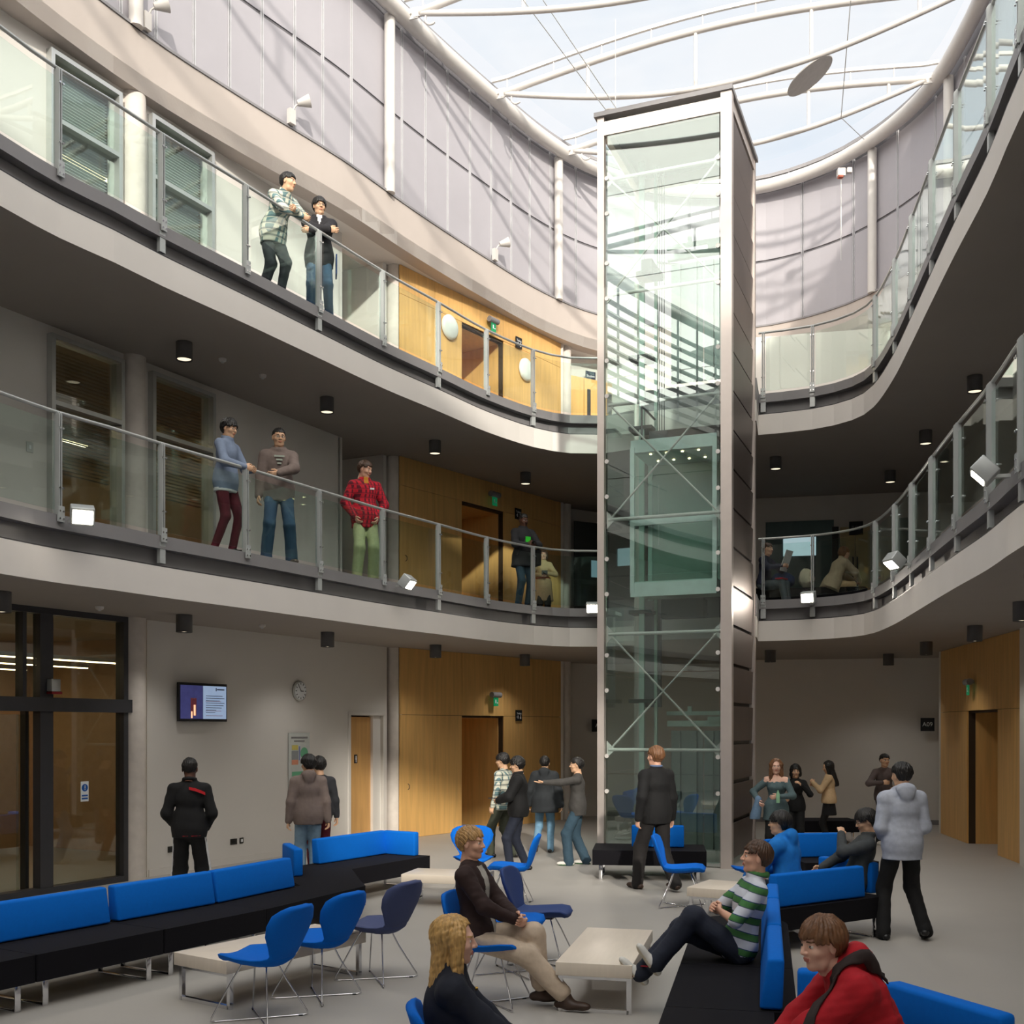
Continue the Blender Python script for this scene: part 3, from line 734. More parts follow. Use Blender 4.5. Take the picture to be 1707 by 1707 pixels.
for z in lv[1:-1]:
    for dz in (-.28, .28):
        for x in (.1, LW-.13):
            part(MB().cyl((x, -.055, z+dz), (x, -.03, z+dz), .035, n=14), 'glass_fixing', WHITEM, t)
# guide rails, ropes, counterweight
for x, y, w in ((.34, 1.2, .09), (.52, 1.45, .05), (LW-.2, 1.2, .07)):
    part(MB().box((x, y, LT/2), (w, .06, LT-.4)), 'guide_rail', LIN, t)
for x in (.62, .66, .7): part(MB().cyl((x, 1.3, 6.6), (x, 1.3, LT-.4), .008, n=5), 'rope', STEELD, t)
part(MB().box((.42, 1.6, 3.3), (.3, .12, 1.6)), 'counterweight', STEELG, t)
m = MB(); m.box((.5, 1.1, 9.7), (.4, .3, .1)); m.box((.5, 1.1, 9.8), (.18, .4, .22)); part(m, 'drive_unit', STEELD, t)
for z in (2.6, 4.1, 5.6, 7.2, 8.4): part(MB().box((.32, 1.35, z), (.4, .4, .06)), 'rail_bracket', LDK, t)
part(MB().box((LW-.3, 1.5, LT/2), (.03, .03, LT-.6)), 'cable_tray', ALU, t)
# landing doors at the back on each floor
for zf in (0, FL1, FL2):
    m = MB()
    x0, x1 = .62, LW-.22
    for i in range(2):
        xa = x0+(x1-x0)*i/2; xb = x0+(x1-x0)*(i+1)/2
        m.box(((xa+xb)/2, LD-.1, zf+1.06), (xb-xa-.02, .03, 2.08))
        for f in (.25, .75): m.box((xa+(xb-xa)*f, LD-.14, zf+1.06), (.07, .05, 2.05))
    part(m, 'landing_door', LST, t)
    m = MB(); m.box(((x0+x1)/2, LD-.12, zf+2.22), (x1-x0+.1, .1, .10)); m.box(((x0+x1)/2, LD-.14, zf+2.4), (x1-x0+.12, .06, .07)); m.box((x0+.8, LD-.2, zf+2.3), (.25, .06, .08))
    for x in (x0+.35, x1-.2): m.box((x, LD-.16, zf+2.45), (.07, .04, .14))
    part(m, 'door_operator', LIN, t)
m = MB(); m.box((LW/2, LD-.06, .02), (LW-.1, .1, .04)); part(m, 'sill', ALU, t); part(MB().box((LW/2, 0.0, .05), (LW-.2, .05, .06)), 'sill', ALU, t)
# the car at first floor level
t2 = thing('lift_car', 'pale framed lift car with glass walls halfway up the shaft', 'lift car', (*lf(0, 0), 4.3), LA_)
x0, x1, y0, y1, h = .42, LW-.2, .22, 1.35, 2.32
CARM = mat('car_frame_paint', (206, 222, 218), .4)
m = MB(); m.box(((x0+x1)/2, (y0+y1)/2, .1), (x1-x0, y1-y0, .16)); m.box(((x0+x1)/2, y0, .05), (x1-x0, .05, .22)); part(m, 'car_floor', CARM, t2)
m = MB(); m.box(((x0+x1)/2, (y0+y1)/2, h), (x1-x0, y1-y0, .08)); m.box(((x0+x1)/2, y0+.02, h+.02), (x1-x0, .06, .2)); part(m, 'car_roof', CARM, t2)
m = MB()
for x in (x0+.03, x1-.03):
    for y in (y0, y1): m.box((x, y, h/2), (.07, .06, h))
m.box(((x0+x1)/2, y0, 1.12), (x1-x0, .05, .09)); part(m, 'car_frame', CARM, t2)
part(MB().box(((x0+x1)/2, y0, h/2), (x1-x0-.1, .012, h-.2)), 'car_glass', glassmat('car_glass', (.85, .95, .92), 1.2), t2)
part(MB().box(((x0+x1)/2, y1, h/2), (x1-x0-.1, .03, h-.1)), 'car_door', mat('car_door_steel', (150, 168, 160), .4, .4), t2)
part(MB().cyl((x0+.22, y1-.2, .9), (x0+.22, y1-.2, 1.9), .012), 'handle_bar', ALU, t2)
for i in range(4):
    for j in range(2):
        part(MB().cyl((x0+.25+i*.26, y0+.3+j*.5, h-.045), (x0+.25+i*.26, y0+.3+j*.5, h-.055), .02, n=10), 'ceiling_spot', mat('warm_spot', (255, 214, 170), emit=8), t2)
m = MB(); m.box((x0+.3, y1-.3, h+.25), (.3, .5, .3)); m.box((x1-.5, y1-.5, h+.18), (.5, .3, .1)); m.tube([(x0+.1, y0+.3, h+.1), (x0+.1, y0+.3, h+.75), (x0+.1, y1, h+.75)], .02); part(m, 'car_gear', STEELD, t2)
part(MB().box(((x0+x1)/2, (y0+y1)/2+.2, -.2), (.7, .3, .3)), 'underslung_buffer', LDK, t2)

# ================================================================ ceiling fittings
CANM = mat('downlight_can', (84, 82, 82), .5); GLOW = mat('downlight_glow', (255, 236, 205), emit=1.1)
def downlight(px, py, h, lab):
    x, y = at(px, py, h)
    t = thing('downlight', lab, 'downlight', (x, y, h), group='grey cylinder downlights')
    r = .11
    part(MB().lathe((0, 0, -.24), [(r*.86, .03), (r, 0), (r, .24)], 24), 'can', CANM, t)
    part(MB().lathe((0, 0, -.235), [(.001, .0), (r*.84, .012)], 20), 'reflector', GLOW, t)
    L = bpy.data.lights.new('spot', 'SPOT'); L.energy = 34 if h < 5 else 14; L.spot_size = math.radians(125); L.spot_blend = .8; L.color = (1, .96, .90); L.shadow_soft_size = .09
    o = bpy.data.objects.new('lamp', L); COL.objects.link(o); o.parent = t; o.location = (0, 0, -.26)
P1 = [(307, 571, 'first floor ceiling above the man in maroon trousers'), (545, 663, 'first floor ceiling right of the grey-hooded man'), (725, 735, 'first floor ceiling left of the wood wall doorway'), (876, 788, 'first floor ceiling above the man with phone'), (1293, 762, 'first floor ceiling just right of the lift'), (1484, 785, 'first floor ceiling over the room number board'), (1543, 718, 'first floor ceiling, right side, middle distance'), (1625, 627, 'first floor ceiling, right side, nearest')]
P0 = [(2, 986, 'ground floor ceiling at the left picture edge'), (307, 1025, 'ground floor ceiling above the wall screen'), (546, 1054, 'ground floor ceiling right of the clock'), (726, 1075, 'ground floor ceiling at the start of the wood wall'), (875, 1091, 'ground floor ceiling above the group by the doorway'), (1284, 1084, 'ground floor ceiling just right of the lift'), (1481, 1090, 'ground floor ceiling left of the room number board'), (1544, 1070, 'ground floor ceiling above the room number board'), (1625, 1043, 'ground floor ceiling above the right doorway'), (1704, 1003, 'ground floor ceiling at the right picture edge')]
for x, y, l in P1: downlight(x, y, CE1, 'grey cylinder downlight, '+l)
for x, y, l in P0: downlight(x, y, CE0, 'grey cylinder downlight, '+l)
for px, py, h, l in ((371, 598, CE1, 'on the first floor ceiling right of the nearest downlight'), (438, 625, CE1, 'on the first floor ceiling farther right'), (437, 1041, CE0, 'on the ground floor ceiling right of the wall screen'), (166, 1011, CE0, 'on the ground floor ceiling above the entrance')):
    x, y = at(px, py, h)
    t = thing('smoke_detector', 'small white smoke detector '+l, 'smoke detector', (x, y, h))
    part(MB().lathe((0, 0, -.045), [(.03, 0), (.05, .012), (.055, .045)], 20), 'housing', WHITEM, t)
    part(MB().lathe((0, 0, -.06), [(.018, 0), (.022, .016)], 14), 'sensor', ALU, t)
# floodlights on the first floor beam
def floodlight(path, px, rot, lab, glow=22., up=.0):
    d = near_px(path, px); p, h = along(path, d); n = Vector((-h.y, h.x)); c = p-n*.12
    a = math.atan2(-n.y, -n.x)
    t = thing('floodlight', lab, 'floodlight', (c.x, c.y, FL1-.05), a)
    M = Matrix.Rotation(rot[2], 3, 'Z') @ Matrix.Rotation(rot[1], 3, 'Y')
    part(MB().box((-.02, 0, -.02), (.14, .05, .03)), 'bracket', ALU, t)
    part(MB().box((.12, 0, .03), (.16, .24, .2), M=M), 'housing', POSTM, t, bevel=.012)
    part(MB().box(tuple(Vector((.12, 0, .03))+M @ Vector((.083, 0, 0))), (.006, .2, .14), M=M), 'lens', mat('flood_glow_%d' % int(glow), (255, 244, 226), emit=glow), t)
    L = bpy.data.lights.new('spot', 'SPOT'); L.energy = 60*(glow/22.); L.spot_size = math.radians(110); L.color = (1, .9, .78); L.shadow_soft_size = .08; L.spot_blend = .6
    o = bpy.data.objects.new('lamp', L); COL.objects.link(o); o.parent = t; o.location = Vector((.12, 0, .03))+M @ Vector((.11, 0, 0))
    o.rotation_euler = (M @ Vector((1, 0, 0))).to_track_quat('-Z', 'Y').to_euler()
R_ = math.radians
floodlight(ELs, 112, (0, R_(25), R_(-35)), 'bright floodlight at far left on the first floor edge beam', 30)
floodlight(ELs, 658, (0, R_(40), R_(10)), 'floodlight clamped under the man in the red plaid shirt', 10)
floodlight(ELs, 985, (0, R_(20), R_(-10)), 'bright small floodlight just left of the lift', 30)
floodlight(ERs, 1352, (0, R_(15), R_(-5)), 'bright floodlight just right of the lift below the seated people', 30)
floodlight(ERs, 1522, (0, R_(50), R_(25)), 'grey box floodlight on the right edge beam, seen from its side', 10)
floodlight(ERs, 1690, (0, R_(45), R_(-10)), 'floodlight at the right picture edge', 16)
for px, l in ((240, 'leftmost, at the top edge of the picture'), (482, 'second from the left, above the leaning men'), (822, 'third, above the two round wall lamps')):
    d = near_px(CL, px); p, h = along(CL, d); n = Vector((-h.y, h.x)); c = p-n*.05
    t = thing('spotlight', 'small white swivel spotlight on the cream ledge, '+l, 'spotlight', (c.x, c.y, BT+.04), math.atan2(h.y, h.x))
    part(MB().box((0, 0, .12), (.12, .08, .24)), 'gear_box', WHITEM, t)
    part(MB().tube([(.04, 0, .24), (.07, -.02, .32), (.1, -.06, .36)], .015), 'arm', WHITEM, t)
    part(MB().cyl((.08, -.06, .36), (.22, -.2, .42), .045, .105, n=20), 'lamp_head', WHITEM, t)
# round wall lamps, exit lights, boards on the wood walls
def wood_pt(px, z, zf, off=-.02): p = WWA+WWD*wwx(px)+nw*off; return (p.x, p.y, zf+z)
WA_ = math.atan2(WWD.y, WWD.x)
for px, z, l in ((748, 2.16, 'left of the doorway'), (875, 1.98, 'right of the doorway')):
    t = thing('wall_lamp', 'round white glass wall lamp on the top floor wood wall, '+l, 'wall lamp', wood_pt(px, z, FL2), WA_)
    M = Matrix.Rotation(R_(90), 3, 'X')
    part(MB().lathe((0, 0, 0), [(.25, 0), (.25, .03), (.2, .07), (.1, .095), (.01, .1)], 32, M=M), 'glass_dish', mat('opal_glass', (236, 240, 236), .3), t)
    part(MB().lathe((0, .01, 0), [(.2, 0), (.2, .02)], 24, M=M), 'base', ALU, t)
EXG = mat('exit_green', (20, 140, 90), .4, emit=.25)
def exitlight(p, rz, lab):
    t = thing('exit_light', lab, 'exit light', p, rz)
    part(MB().cyl((-.15, -.09, .08), (.15, -.09, .08), .06, n=16), 'housing', STEELG, t)
    part(MB().box((0, -.03, .08), (.1, .08, .06)), 'bracket', STEELG, t)
    part(MB().box((0, -.09, -.07), (.16, .012, .18)), 'green_panel', EXG, t)
    part(MB().box((-.02, -.099, -.06), (.03, .004, .08)).box((.035, -.099, -.09), (.04, .004, .02)), 'symbol', SIGNW, t)
exitlight(wood_pt(820, 2.77, 0), WA_, 'green exit light above the ground floor doorway in the wood wall')
exitlight(wood_pt(818, 2.6, FL1), WA_, 'green exit light above the first floor doorway')
exitlight(wood_pt(816, 2.6, FL2), WA_, 'green exit light above the top floor doorway')
def board(p, rz, w, h, txt, lab, m=None, size=None, tm=None, extra=None):
    t = thing('sign_board', lab, 'sign', p, rz)
    part(MB().box((0, -.01, 0), (w, .02, h)), 'plate', m or DARKS, t)
    lines = txt.split('|')
    for i, s_ in enumerate(lines):
        text_mesh(s_, size or h*.33, t, (0, -.022, (len(lines)-1)/2*h*.36-i*h*.36), (R_(90), 0, 0), tm or SIGNW)
    if extra: extra(t)
    return t
def wc(t):
    m = MB(); m.lathe((.05, -.022, -.055), [(.024, -.002), (.024, .002)], 14, M=Matrix.Rotation(R_(90), 3, 'X')); m.box((.05, -.024, -.01), (.012, .004, .05)); m.box((-.045, -.024, -.035), (.02, .004, .07)); m.box((-.085, -.024, -.035), (.014, .004, .02)); part(m, 'pictograms', SIGNW, t)
board(wood_pt(863, 2.42, 0), WA_, .22, .24, 'Toilets|', 'small black toilets board on the ground floor wood wall', size=.065, extra=wc)
board(wood_pt(862, 2.42, FL1), WA_, .22, .24, 'Toilets|', 'small black toilets board behind the man with phone', size=.065, extra=wc)
board(wood_pt(863, 2.5, FL2), WA_, .22, .24, 'Toilets|', 'small dark toilets board above the handrail, top floor', size=.065, extra=wc)
bp = lambda px, Y: ((px-CX)/FPX*Y, Y)
board((*bp(1546, 24.45), 2.22), R_(-12), .29, .29, 'A09', 'black room board reading A09 on the back wall', size=.13)
board((*bp(1427, 24.85), FL1+2.17), R_(-10), .30, .30, 'B06', 'dark room board reading B06 on the first floor back wall', size=.13, tm=STEELG)
board((*bp(984, 26.75), FL2+2.4), R_(30), .28, .36, 'Student|Centre', 'dark navy two-line board on the top floor white wall', m=mat('navy', (34, 42, 66), .5), size=.075)
board((*bp(994, 26.9), 2.2), R_(30), .26, .30, 'A', 'black board partly hidden by the lift, ground floor', size=.12)
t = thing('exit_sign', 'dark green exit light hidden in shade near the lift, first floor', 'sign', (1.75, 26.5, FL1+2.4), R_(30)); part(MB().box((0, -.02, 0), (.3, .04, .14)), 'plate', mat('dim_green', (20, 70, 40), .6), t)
# screen, clock, map, sockets on the white wall
WLA = math.atan2(WLD.y, WLD.x)
def wall_pt(px, py, off=-.01):
    k = X(px); p = wl(k)-nb*(-off); s = FPX/p.y; return (p.x, p.y, CAMH+(HY-py)/s)
t = thing('wall_screen', 'flat black-framed information screen on the white wall', 'screen', wall_pt(328, 1171, -.0), WLA)
part(MB().box((0, -.05, 0), (.3, .1, .3)), 'mount', STEELD, t)
part(MB().box((0, -.115, 0), (1.02, .05, .58)), 'frame', BLACKM, t, bevel=.006)
part(MB().box((-.255, -.143, 0), (.46, .004, .5)), 'picture', mat('screen_picture', (70, 72, 130), .4, emit=.35, var=.35, scale=6), t)
m = MB(); m.box((-.22, -.147, -.07), (.12, .003, .26)); part(m, 'picture_doorway', mat('screen_brown', (110, 50, 60), .4, emit=.3, var=.4, scale=20), t)
m = MB(); m.box((-.2, -.149, -.12), (.04, .003, .16)); m.box((-.26, -.149, -.19), (.03, .003, .1)); part(m, 'picture_light', mat('screen_light', (250, 190, 150), .4, emit=.9), t)
part(MB().box((.235, -.143, 0), (.5, .004, .5)), 'text_page', mat('screen_page', (160, 182, 214), .4, emit=.5), t)
m = MB()
for i, w in enumerate((.36, .4, .3, .4, .38, .34, .22, .2)): m.box((.04+w/2, -.147, .1-.036*i), (w, .003, .008))
m.box((.36, -.147, .2), (.16, .003, .018)); m.box((.26, -.147, .2), (.015, .003, .05)); part(m, 'text_lines', mat('screen_ink', (40, 46, 80), .5), t)
m = MB()
for i in (1, 3): m.box((.2, -.148, .088-.045*i*1.6), (.34, .003, .005))
m.box((.22, -.148, -.2), (.36, .003, .006)); part(m, 'red_rules', mat('screen_red', (190, 60, 60), .5), t)
t = thing('wall_clock', 'round white wall clock right of the screen', 'clock', wall_pt(497, 1152, -.0), WLA)
M = Matrix.Rotation(R_(90), 3, 'X')
part(MB().lathe((0, -.02, 0), [(.15, -.02), (.17, 0), (.165, .03), (.15, .032)], 40, M=M), 'case', ALU, t)
part(MB().lathe((0, -.056, 0), [(.148, -.001), (.148, .002)], 40, M=M), 'dial', SIGNW, t)
m = MB()
for i in range(12):
    a = i*math.pi/6; m.box((math.sin(a)*.125, -.061, math.cos(a)*.125), (.012, .003, .03), M=Matrix.Rotation(-a, 3, 'Y').to_3x3() if False else Matrix.Rotation(a, 3, 'Y'))
part(m, 'hour_marks', DARKS, t)
part(MB().box((.035, -.064, -.002), (.07, .003, .012)), 'hour_hand', DARKS, t)
part(MB().box((-.035, -.067, .05), (.01, .003, .115), M=Matrix.Rotation(R_(-35), 3, 'Y')), 'minute_hand', DARKS, t)
t = thing('floor_plan_board', 'clear wall board with coloured building plans behind the grey-hooded man', 'notice board', wall_pt(497, 1285, -.0), WLA)
part(MB().box((0, -.02, 0), (.56, .012, 1.3)), 'panel', mat('plan_panel', (206, 210, 206), .3), t)
m = MB(); m.box((0, -.029, .57), (.44, .003, .03)); m.box((0, -.029, .51), (.28, .003, .02)); part(m, 'heading', STEELG, t)
PG = mat('plan_green', (110, 180, 140), .6); PY = mat('plan_yellow', (214, 200, 110), .6); PO = mat('plan_orange', (220, 150, 120), .6); PB = mat('plan_blue', (130, 140, 190), .6); PGy = mat('plan_grey', (150, 154, 156), .6)
part(MB().box((-.12, -.029, .4), (.16, .003, .08)), 'yellow_wing', PY, t); part(MB().box((-.12, -.029, .27), (.17, .003, .15)), 'grey_wing', PGy, t); part(MB().box((-.12, -.029, .15), (.17, .003, .08)), 'orange_wing', PO, t)
part(MB().lathe((.13, -.029, .3), [(.1, -.002), (.1, .002)], 24, M=M), 'green_hall', PG, t); part(MB().box((.0, -.03, .3), (.03, .003, .24)), 'blue_core', PB, t)
part(MB().box((-.02, -.029, -.06), (.36, .003, .1)).box((-.06, -.029, -.3), (.3, .003, .1)), 'lower_plan', PG, t); part(MB().box((-.05, -.03, -.18), (.34, .003, .11)), 'lower_plan_rooms', PO, t)
for px, py, w, l in ((283, 1416, .09, 'single dark socket plate left of the tracksuit man'), (389, 1403, .15, 'double dark socket plate right of the tracksuit man'), (402, 1401, .085, 'small square data socket beside the double socket')):
    t = thing('wall_socket', l, 'socket', wall_pt(px, py, 0), WLA)
    part(MB().box((0, -.008, 0), (w, .012, .09)), 'plate', mat('dark_bronze', (60, 58, 54), .4, .5), t, bevel=.003)
    part(MB().box((0, -.016, .0), (w*.5, .004, .045)), 'insert', SIGNW if w < .088 else BLACKM, t)
t = thing('call_point', 'red and white fire alarm sounder box on the entrance transom', 'alarm', (*(wl(X(79))-nb*.12), 2.6), WLA)
part(MB().box((0, 0, .1), (.14, .1, .16)), 'box', ALU, t, bevel=.008); part(MB().box((.01, -.0, .0), (.16, .1, .03)), 'red_base', mat('alarm_red', (150, 30, 40), .5), t)
t = thing('light_switch', 'small square switch plate on the first floor wall at far left', 'switch', (*wl(X(49)), FL1+1.3), WLA)
part(MB().box((0, -.008, 0), (.1, .012, .13)), 'plate', ALU, t); part(MB().box((0, -.016, 0), (.03, .004, .05)), 'rocker', SIGNW, t)
exitlight((*(rw(rwx(1624))-RN*.02), 2.9), math.atan2(RWD.y, RWD.x), 'green exit light high on the right wood wall')
t = thing('security_camera', 'small wall camera under the ring tube, right of lift', 'camera', pt(1402, 288, 14.2), 0)
q = Vector(t.location)
part(MB().box((0, 0, 0), (.16, .12, .16)).box((.16, -.05, .02), (.1, .1, .1)), 'housing', WHITEM, t)
part(MB().cyl((0, 0, -.08), (0, 0, -1.9), .008, n=6), 'conduit', ALU, t); part(MB().box((-.02, -.02, -.1), (.1, .1, .04)), 'red_base', mat('alarm_red2', (190, 90, 60), .5), t)
# first floor, right: pale glass double doors and bright window in the dark back wall
def bw(px): 
    k = (px-CX)/FPX; a, b = BACKP[3], BACKP[4]; d = b-a; s = (k*a.y-a.x)/(d.x-k*d.y); return a+d*s
d3 = (BACKP[4]-BACKP[3]).normalized(); n3 = Vector((-d3.y, d3.x)); A3 = math.atan2(d3.y, d3.x)
t = thing('double_doors', 'pale timber double doors with long bar handles, first floor right', 'doors', (*(bw(1400)-n3*.03), FL1), A3)
w = (bw(1452)-bw(1402)).length
for i in (0, 1):
    o = part(MB().box((w*(.25+.5*i), 0, 1.12), (w/2-.01, .05, 2.2)), 'door_leaf', mat('door_cream', (200, 184, 140), .5), t)
    q = MB().tube([(w*(.43+.14*i), -.03, .6), (w*(.43+.14*i), -.09, .64), (w*(.43+.14*i), -.09, 1.5), (w*(.43+.14*i), -.03, 1.54)], .014).build('bar_handle', STEELD); q.parent = o
part(MB().box((-.1, 0, 1.12), (.14, .05, 2.24)), 'dark_side_panel', BLACKM, t)
t = thing('interior_window', 'bright bluish window strip behind the seated people on the first floor', 'window', (*(bw(1310)-n3*.03), FL1+1.2), A3)
part(MB().box((.3, 0, .25), (1.5, .03, 1.9)), 'frame', mat('teal_grey', (90, 112, 112), .5), t)
part(MB().box((.3, -.02, .62), (.72, .02, .42)), 'pane', mat('window_daylight', (196, 226, 232), .5, emit=.5), t)
t = thing('interior_window', 'small bluish lit window left of the lift on the first floor', 'window', (1.88, 26.55, FL1+1.3), R_(30))
part(MB().box((0, -.04, .1), (1.0, .02, 2.4)), 'glazed_door', mat('dark_glass_door', (70, 76, 76), .25), t)
part(MB().box((.1, -.06, .2), (.24, .01, .4)), 'reflection_pane', mat('window_daylight2', (150, 190, 200), .5, emit=.3), t)  # glowing pane stands for a reflection on the door glass

# ================================================================ furniture
BLUE = mat('blue_upholstery', (0, 106, 206), .85, var=.03, scale=40, spec=.2)
BLUEC = mat('blue_chair_fabric', (0, 100, 200), .85, var=.03, scale=60, spec=.2)
NAVYC = mat('slate_blue_fabric', (38, 62, 118), .8, var=.03, scale=60)
SLATEC = mat('grey_blue_fabric', (66, 76, 116), .8, var=.03, scale=60)
BLK = mat('black_upholstery', (19, 18, 23), .9, var=.06, scale=40, spec=.2)
TABT = mat('pale_beech_laminate', (226, 214, 198), .4, var=.03, scale=4, stretch=(1, 8, 1))
def sled(m, x, y0, y1, h, w=.05, th=.012):
    m.box((x, y0, h/2), (w, th, h)); m.box((x, y1, h/2), (w, th, h)); m.box((x, (y0+y1)/2, th/2), (w, y1-y0, th)); m.box((x, (y0+y1)/2, h-th/2), (w, y1-y0, th))
def bench(p, q, depth, lab, back=None, group=None, ends=(0, 0), cat='bench seat', legs=True, poly=None, side=1):
    """front edge runs p to q; the depth lies to the left of it"""
    p = Vector(p); q = Vector(q); L = (q-p).length; a = math.atan2((q-p).y, (q-p).x)
    t = thing('bench_unit', lab, cat, (p.x, p.y, 0), a, group)
    if poly is None: pl = [(.004, 0), (L-.004, 0), (L-.004, depth*side), (.004, depth*side)]
    else:
        R = Matrix.Rotation(-a, 2); pl = [tuple(R @ (Vector(v)-p)) for v in poly]
    part(MB().prism(pl, .21, .42), 'seat', BLK, t, bevel=.018)
    if back:
        for (u0, u1, v, lean) in back:
            M_ = MB(); w0, w1 = .07, .05
            P = []
            for z, w in ((.425, w0), (.74, w1)):
                for uu, vv in ((u0, -w), (u1, -w), (u1, w), (u0, w)): P.append((uu, v+vv*1.+(z-.42)*lean, z))
            M_.add(P, [(3, 2, 1, 0), (4, 5, 6, 7), (0, 1, 5, 4), (1, 2, 6, 5), (2, 3, 7, 6), (3, 0, 4, 7)]); part(M_, 'backrest', BLUE, t, bevel=.022, seg=3)
    if legs:
        for x in (.12, L-.12):
            m = MB(); sled(m, x, .06*side, (depth-.1)*side, .21); part(m, 'leg', CHROME, t, bevel=.004)
    return t
dB = Vector((.515, .857)); nB = Vector((-.857, .515)); O0 = Vector((-3.62, 8.46))
names = ['nearest unit of the left bench row, cut by the picture corner', 'second unit of the left bench row', 'third unit of the left bench row, beside the low table', 'fourth unit of the left bench row']
for i in range(-2, 3):
    p = O0+dB*(i-1)*1.245
    if i == -2: continue
    bench(p, p+dB*1.245, .78, 'black and blue '+names[i+1], back=[(.03, 1.2, .69, .12)], group='left bench row')
def tri(poly, back, lab):
    p, q = poly[0], poly[1]; return bench(p, q, .7, lab, poly=poly, back=back, legs=False)
P0 = O0+dB*2.49; P1 = Vector((-1.6, 12.15)); P2 = Vector((-1.96, 13.6)); P3 = P2+nB*.78
t = tri([P0, P1, Vector((-1.72, 12.6)), P2, P3, Vector((-2.8, 13.2)), P0+dB*1.35+nB*.78, P0+nB*.78], [(.05, 1.3, .69, .12)], 'black angled corner bench linking the two left rows')
m = MB(); sled(m, 1.3, .1, .6, .21); m2 = part(m, 'leg', CHROME, t); m = MB(); sled(m, .3, .1, .6, .21); part(m, 'leg', CHROME, t)
# small turned backrest on the corner
c = Vector((-2.5, 12.95)); e = Vector((-2.74, 13.55)); 
m = MB(); a = math.atan2((e-c).y, (e-c).x); 
R = (Matrix.Translation(t.location) @ t.rotation_euler.to_matrix().to_4x4()).inverted()
m.box(((c.x+e.x)/2, (c.y+e.y)/2, .58), ((e-c).length+.1, .11, .32), a); wpart(m, 'backrest', BLUE, t, bevel=.02)
Q = Vector((-1.1, 15.02)); L2 = (Q-P2).length
t = bench(P2, Q, .78, 'black bench with L-shaped blue backrest at the far end of left row', back=[(.12, L2-.12, .68, .1)])
m = MB(); m.box((L2-.12, .42, .58), (.11, .55, .32)); part(m, 'end_backrest', BLUE, t, bevel=.02)
# centre-right row with the striped-shirt man
dR = Vector((.228, 1)).normalized(); nR = Vector((dR.y, -dR.x)); E0 = Vector((.95, 6.9))
lab = ['nearest unit of the centre right bench row', 'bench unit of the centre right row, its end face to the camera', 'bench unit under the man in the striped polo shirt', 'rounded end unit of the centre right row']
for i in range(-1, 2):
    p = E0+dR*(i*1.28)
    bench(p, p+dR*1.28, .8 if i >= 0 else .66, 'black bench, '+lab[i+1], back=([(.02, 1.24, -.64, -.10)] if i >= 0 else None), side=-1, group='centre right bench row')
p = E0+dR*2.56; pl = [p, p+nR*.8]+[p+nR*(.4+.4*math.cos(a))+dR*(.55+.4*math.sin(a)) for a in np.linspace(0, math.pi, 12)]
t = bench(p, p+dR*.9, .8, 'black bench, '+lab[3], poly=pl, side=-1, back=[(.02, .85, -.64, -.1)])
# second island, seen from behind its backrest
p = Vector((2.50, 10.62)); q = Vector((3.72, 11.42)); dS = (q-p).normalized(); nS = Vector((-dS.y, dS.x))
t = bench(p-nS*.08, q-nS*.08+dS*.1, .8, 'black bench seen from behind its wide blue backrest, under two seated people', back=[(.02, 1.3, .12, -.0)])
m = MB(); m.box((1.62, .55, .58), (.12, .72, .32)); part(m, 'end_backrest', BLUE, t, bevel=.02)
bench((3.75, 14.2), (4.75, 14.35), .7, 'blue-backed bench between the glasses wearer and the striped wall beyond' if False else 'blue-backed bench standing in the open floor behind the seated men', back=[(.05, .75, .6, .1)])
# red hoodie man's bench
p = Vector((1.62, 4.7)); 
t = bench((2.42, 6.25), (1.66, 6.45), .9, 'blue-backed bench under the man in the red hoodie', poly=[(1.66, 6.45), (1.62, 5.0), (2.5, 4.9), (2.5, 6.2)], legs=False)
m = MB(); m.seg((1.66, 6.46), (2.12, 6.36), .42, .75, .12); wpart(m, 'backrest', BLUE, t, bevel=.025)
m = MB(); m.seg((2.1, 6.15), (2.42, 5.42), .42, .75, .12); wpart(m, 'side_backrest', BLUE, t, bevel=.025)
m = MB(); m.seg((1.75, 6.2), (1.75, 5.1), 0, .21, .05); m.seg((2.35, 6.0), (2.35, 5.1), 0, .21, .05); wpart(m, 'leg', CHROME, t)
# centre square seat
t = bench((1.13, 15.7), (2.72, 15.5), .95, 'square black seat with central blue backrest, before the lift', back=[(.55, 1.3, .5, .0)])
# background bench
t = bench((5.15, 20.6), (6.45, 20.6), .75, 'black bench in the shade by the far back wall', back=[(.0, .35, .6, .0)])
# low tables
def table(c, L, Wd, a, lab, h=.38):
    t = thing('coffee_table', lab, 'coffee table', (*c, 0), a)
    part(MB().box((0, 0, h-.05), (L, Wd, .1)), 'table_top', TABT, t, bevel=.004)
    for x in (-L/2+.06, L/2-.06):
        m = MB(); y = Wd/2-.03
        for yy in (-y, y): m.box((x, yy, (h-.1)/2), (.035, .035, h-.1))
        m.box((x, 0, .015), (.035, 2*y, .03)); m.box((x, 0, h-.115), (.03, 2*y, .03)); part(m, 'leg_frame', CHROME, t)
    return t
table((-1.97, 9.22), 1.55, .62, math.atan2(1.27, .89), 'long pale low table between left bench row and blue chairs')
table((.78, 9.06), 1.5, .58, math.atan2(1.49, .345), 'long pale low table the striped-shirt man rests his feet by')
table((-.78, 13.6), 1.0, .62, R_(-14), 'pale low table behind the blond man, near the far left bench')
table((2.38, 12.5), .72, .6, R_(60), 'small pale low table behind the striped-shirt man')
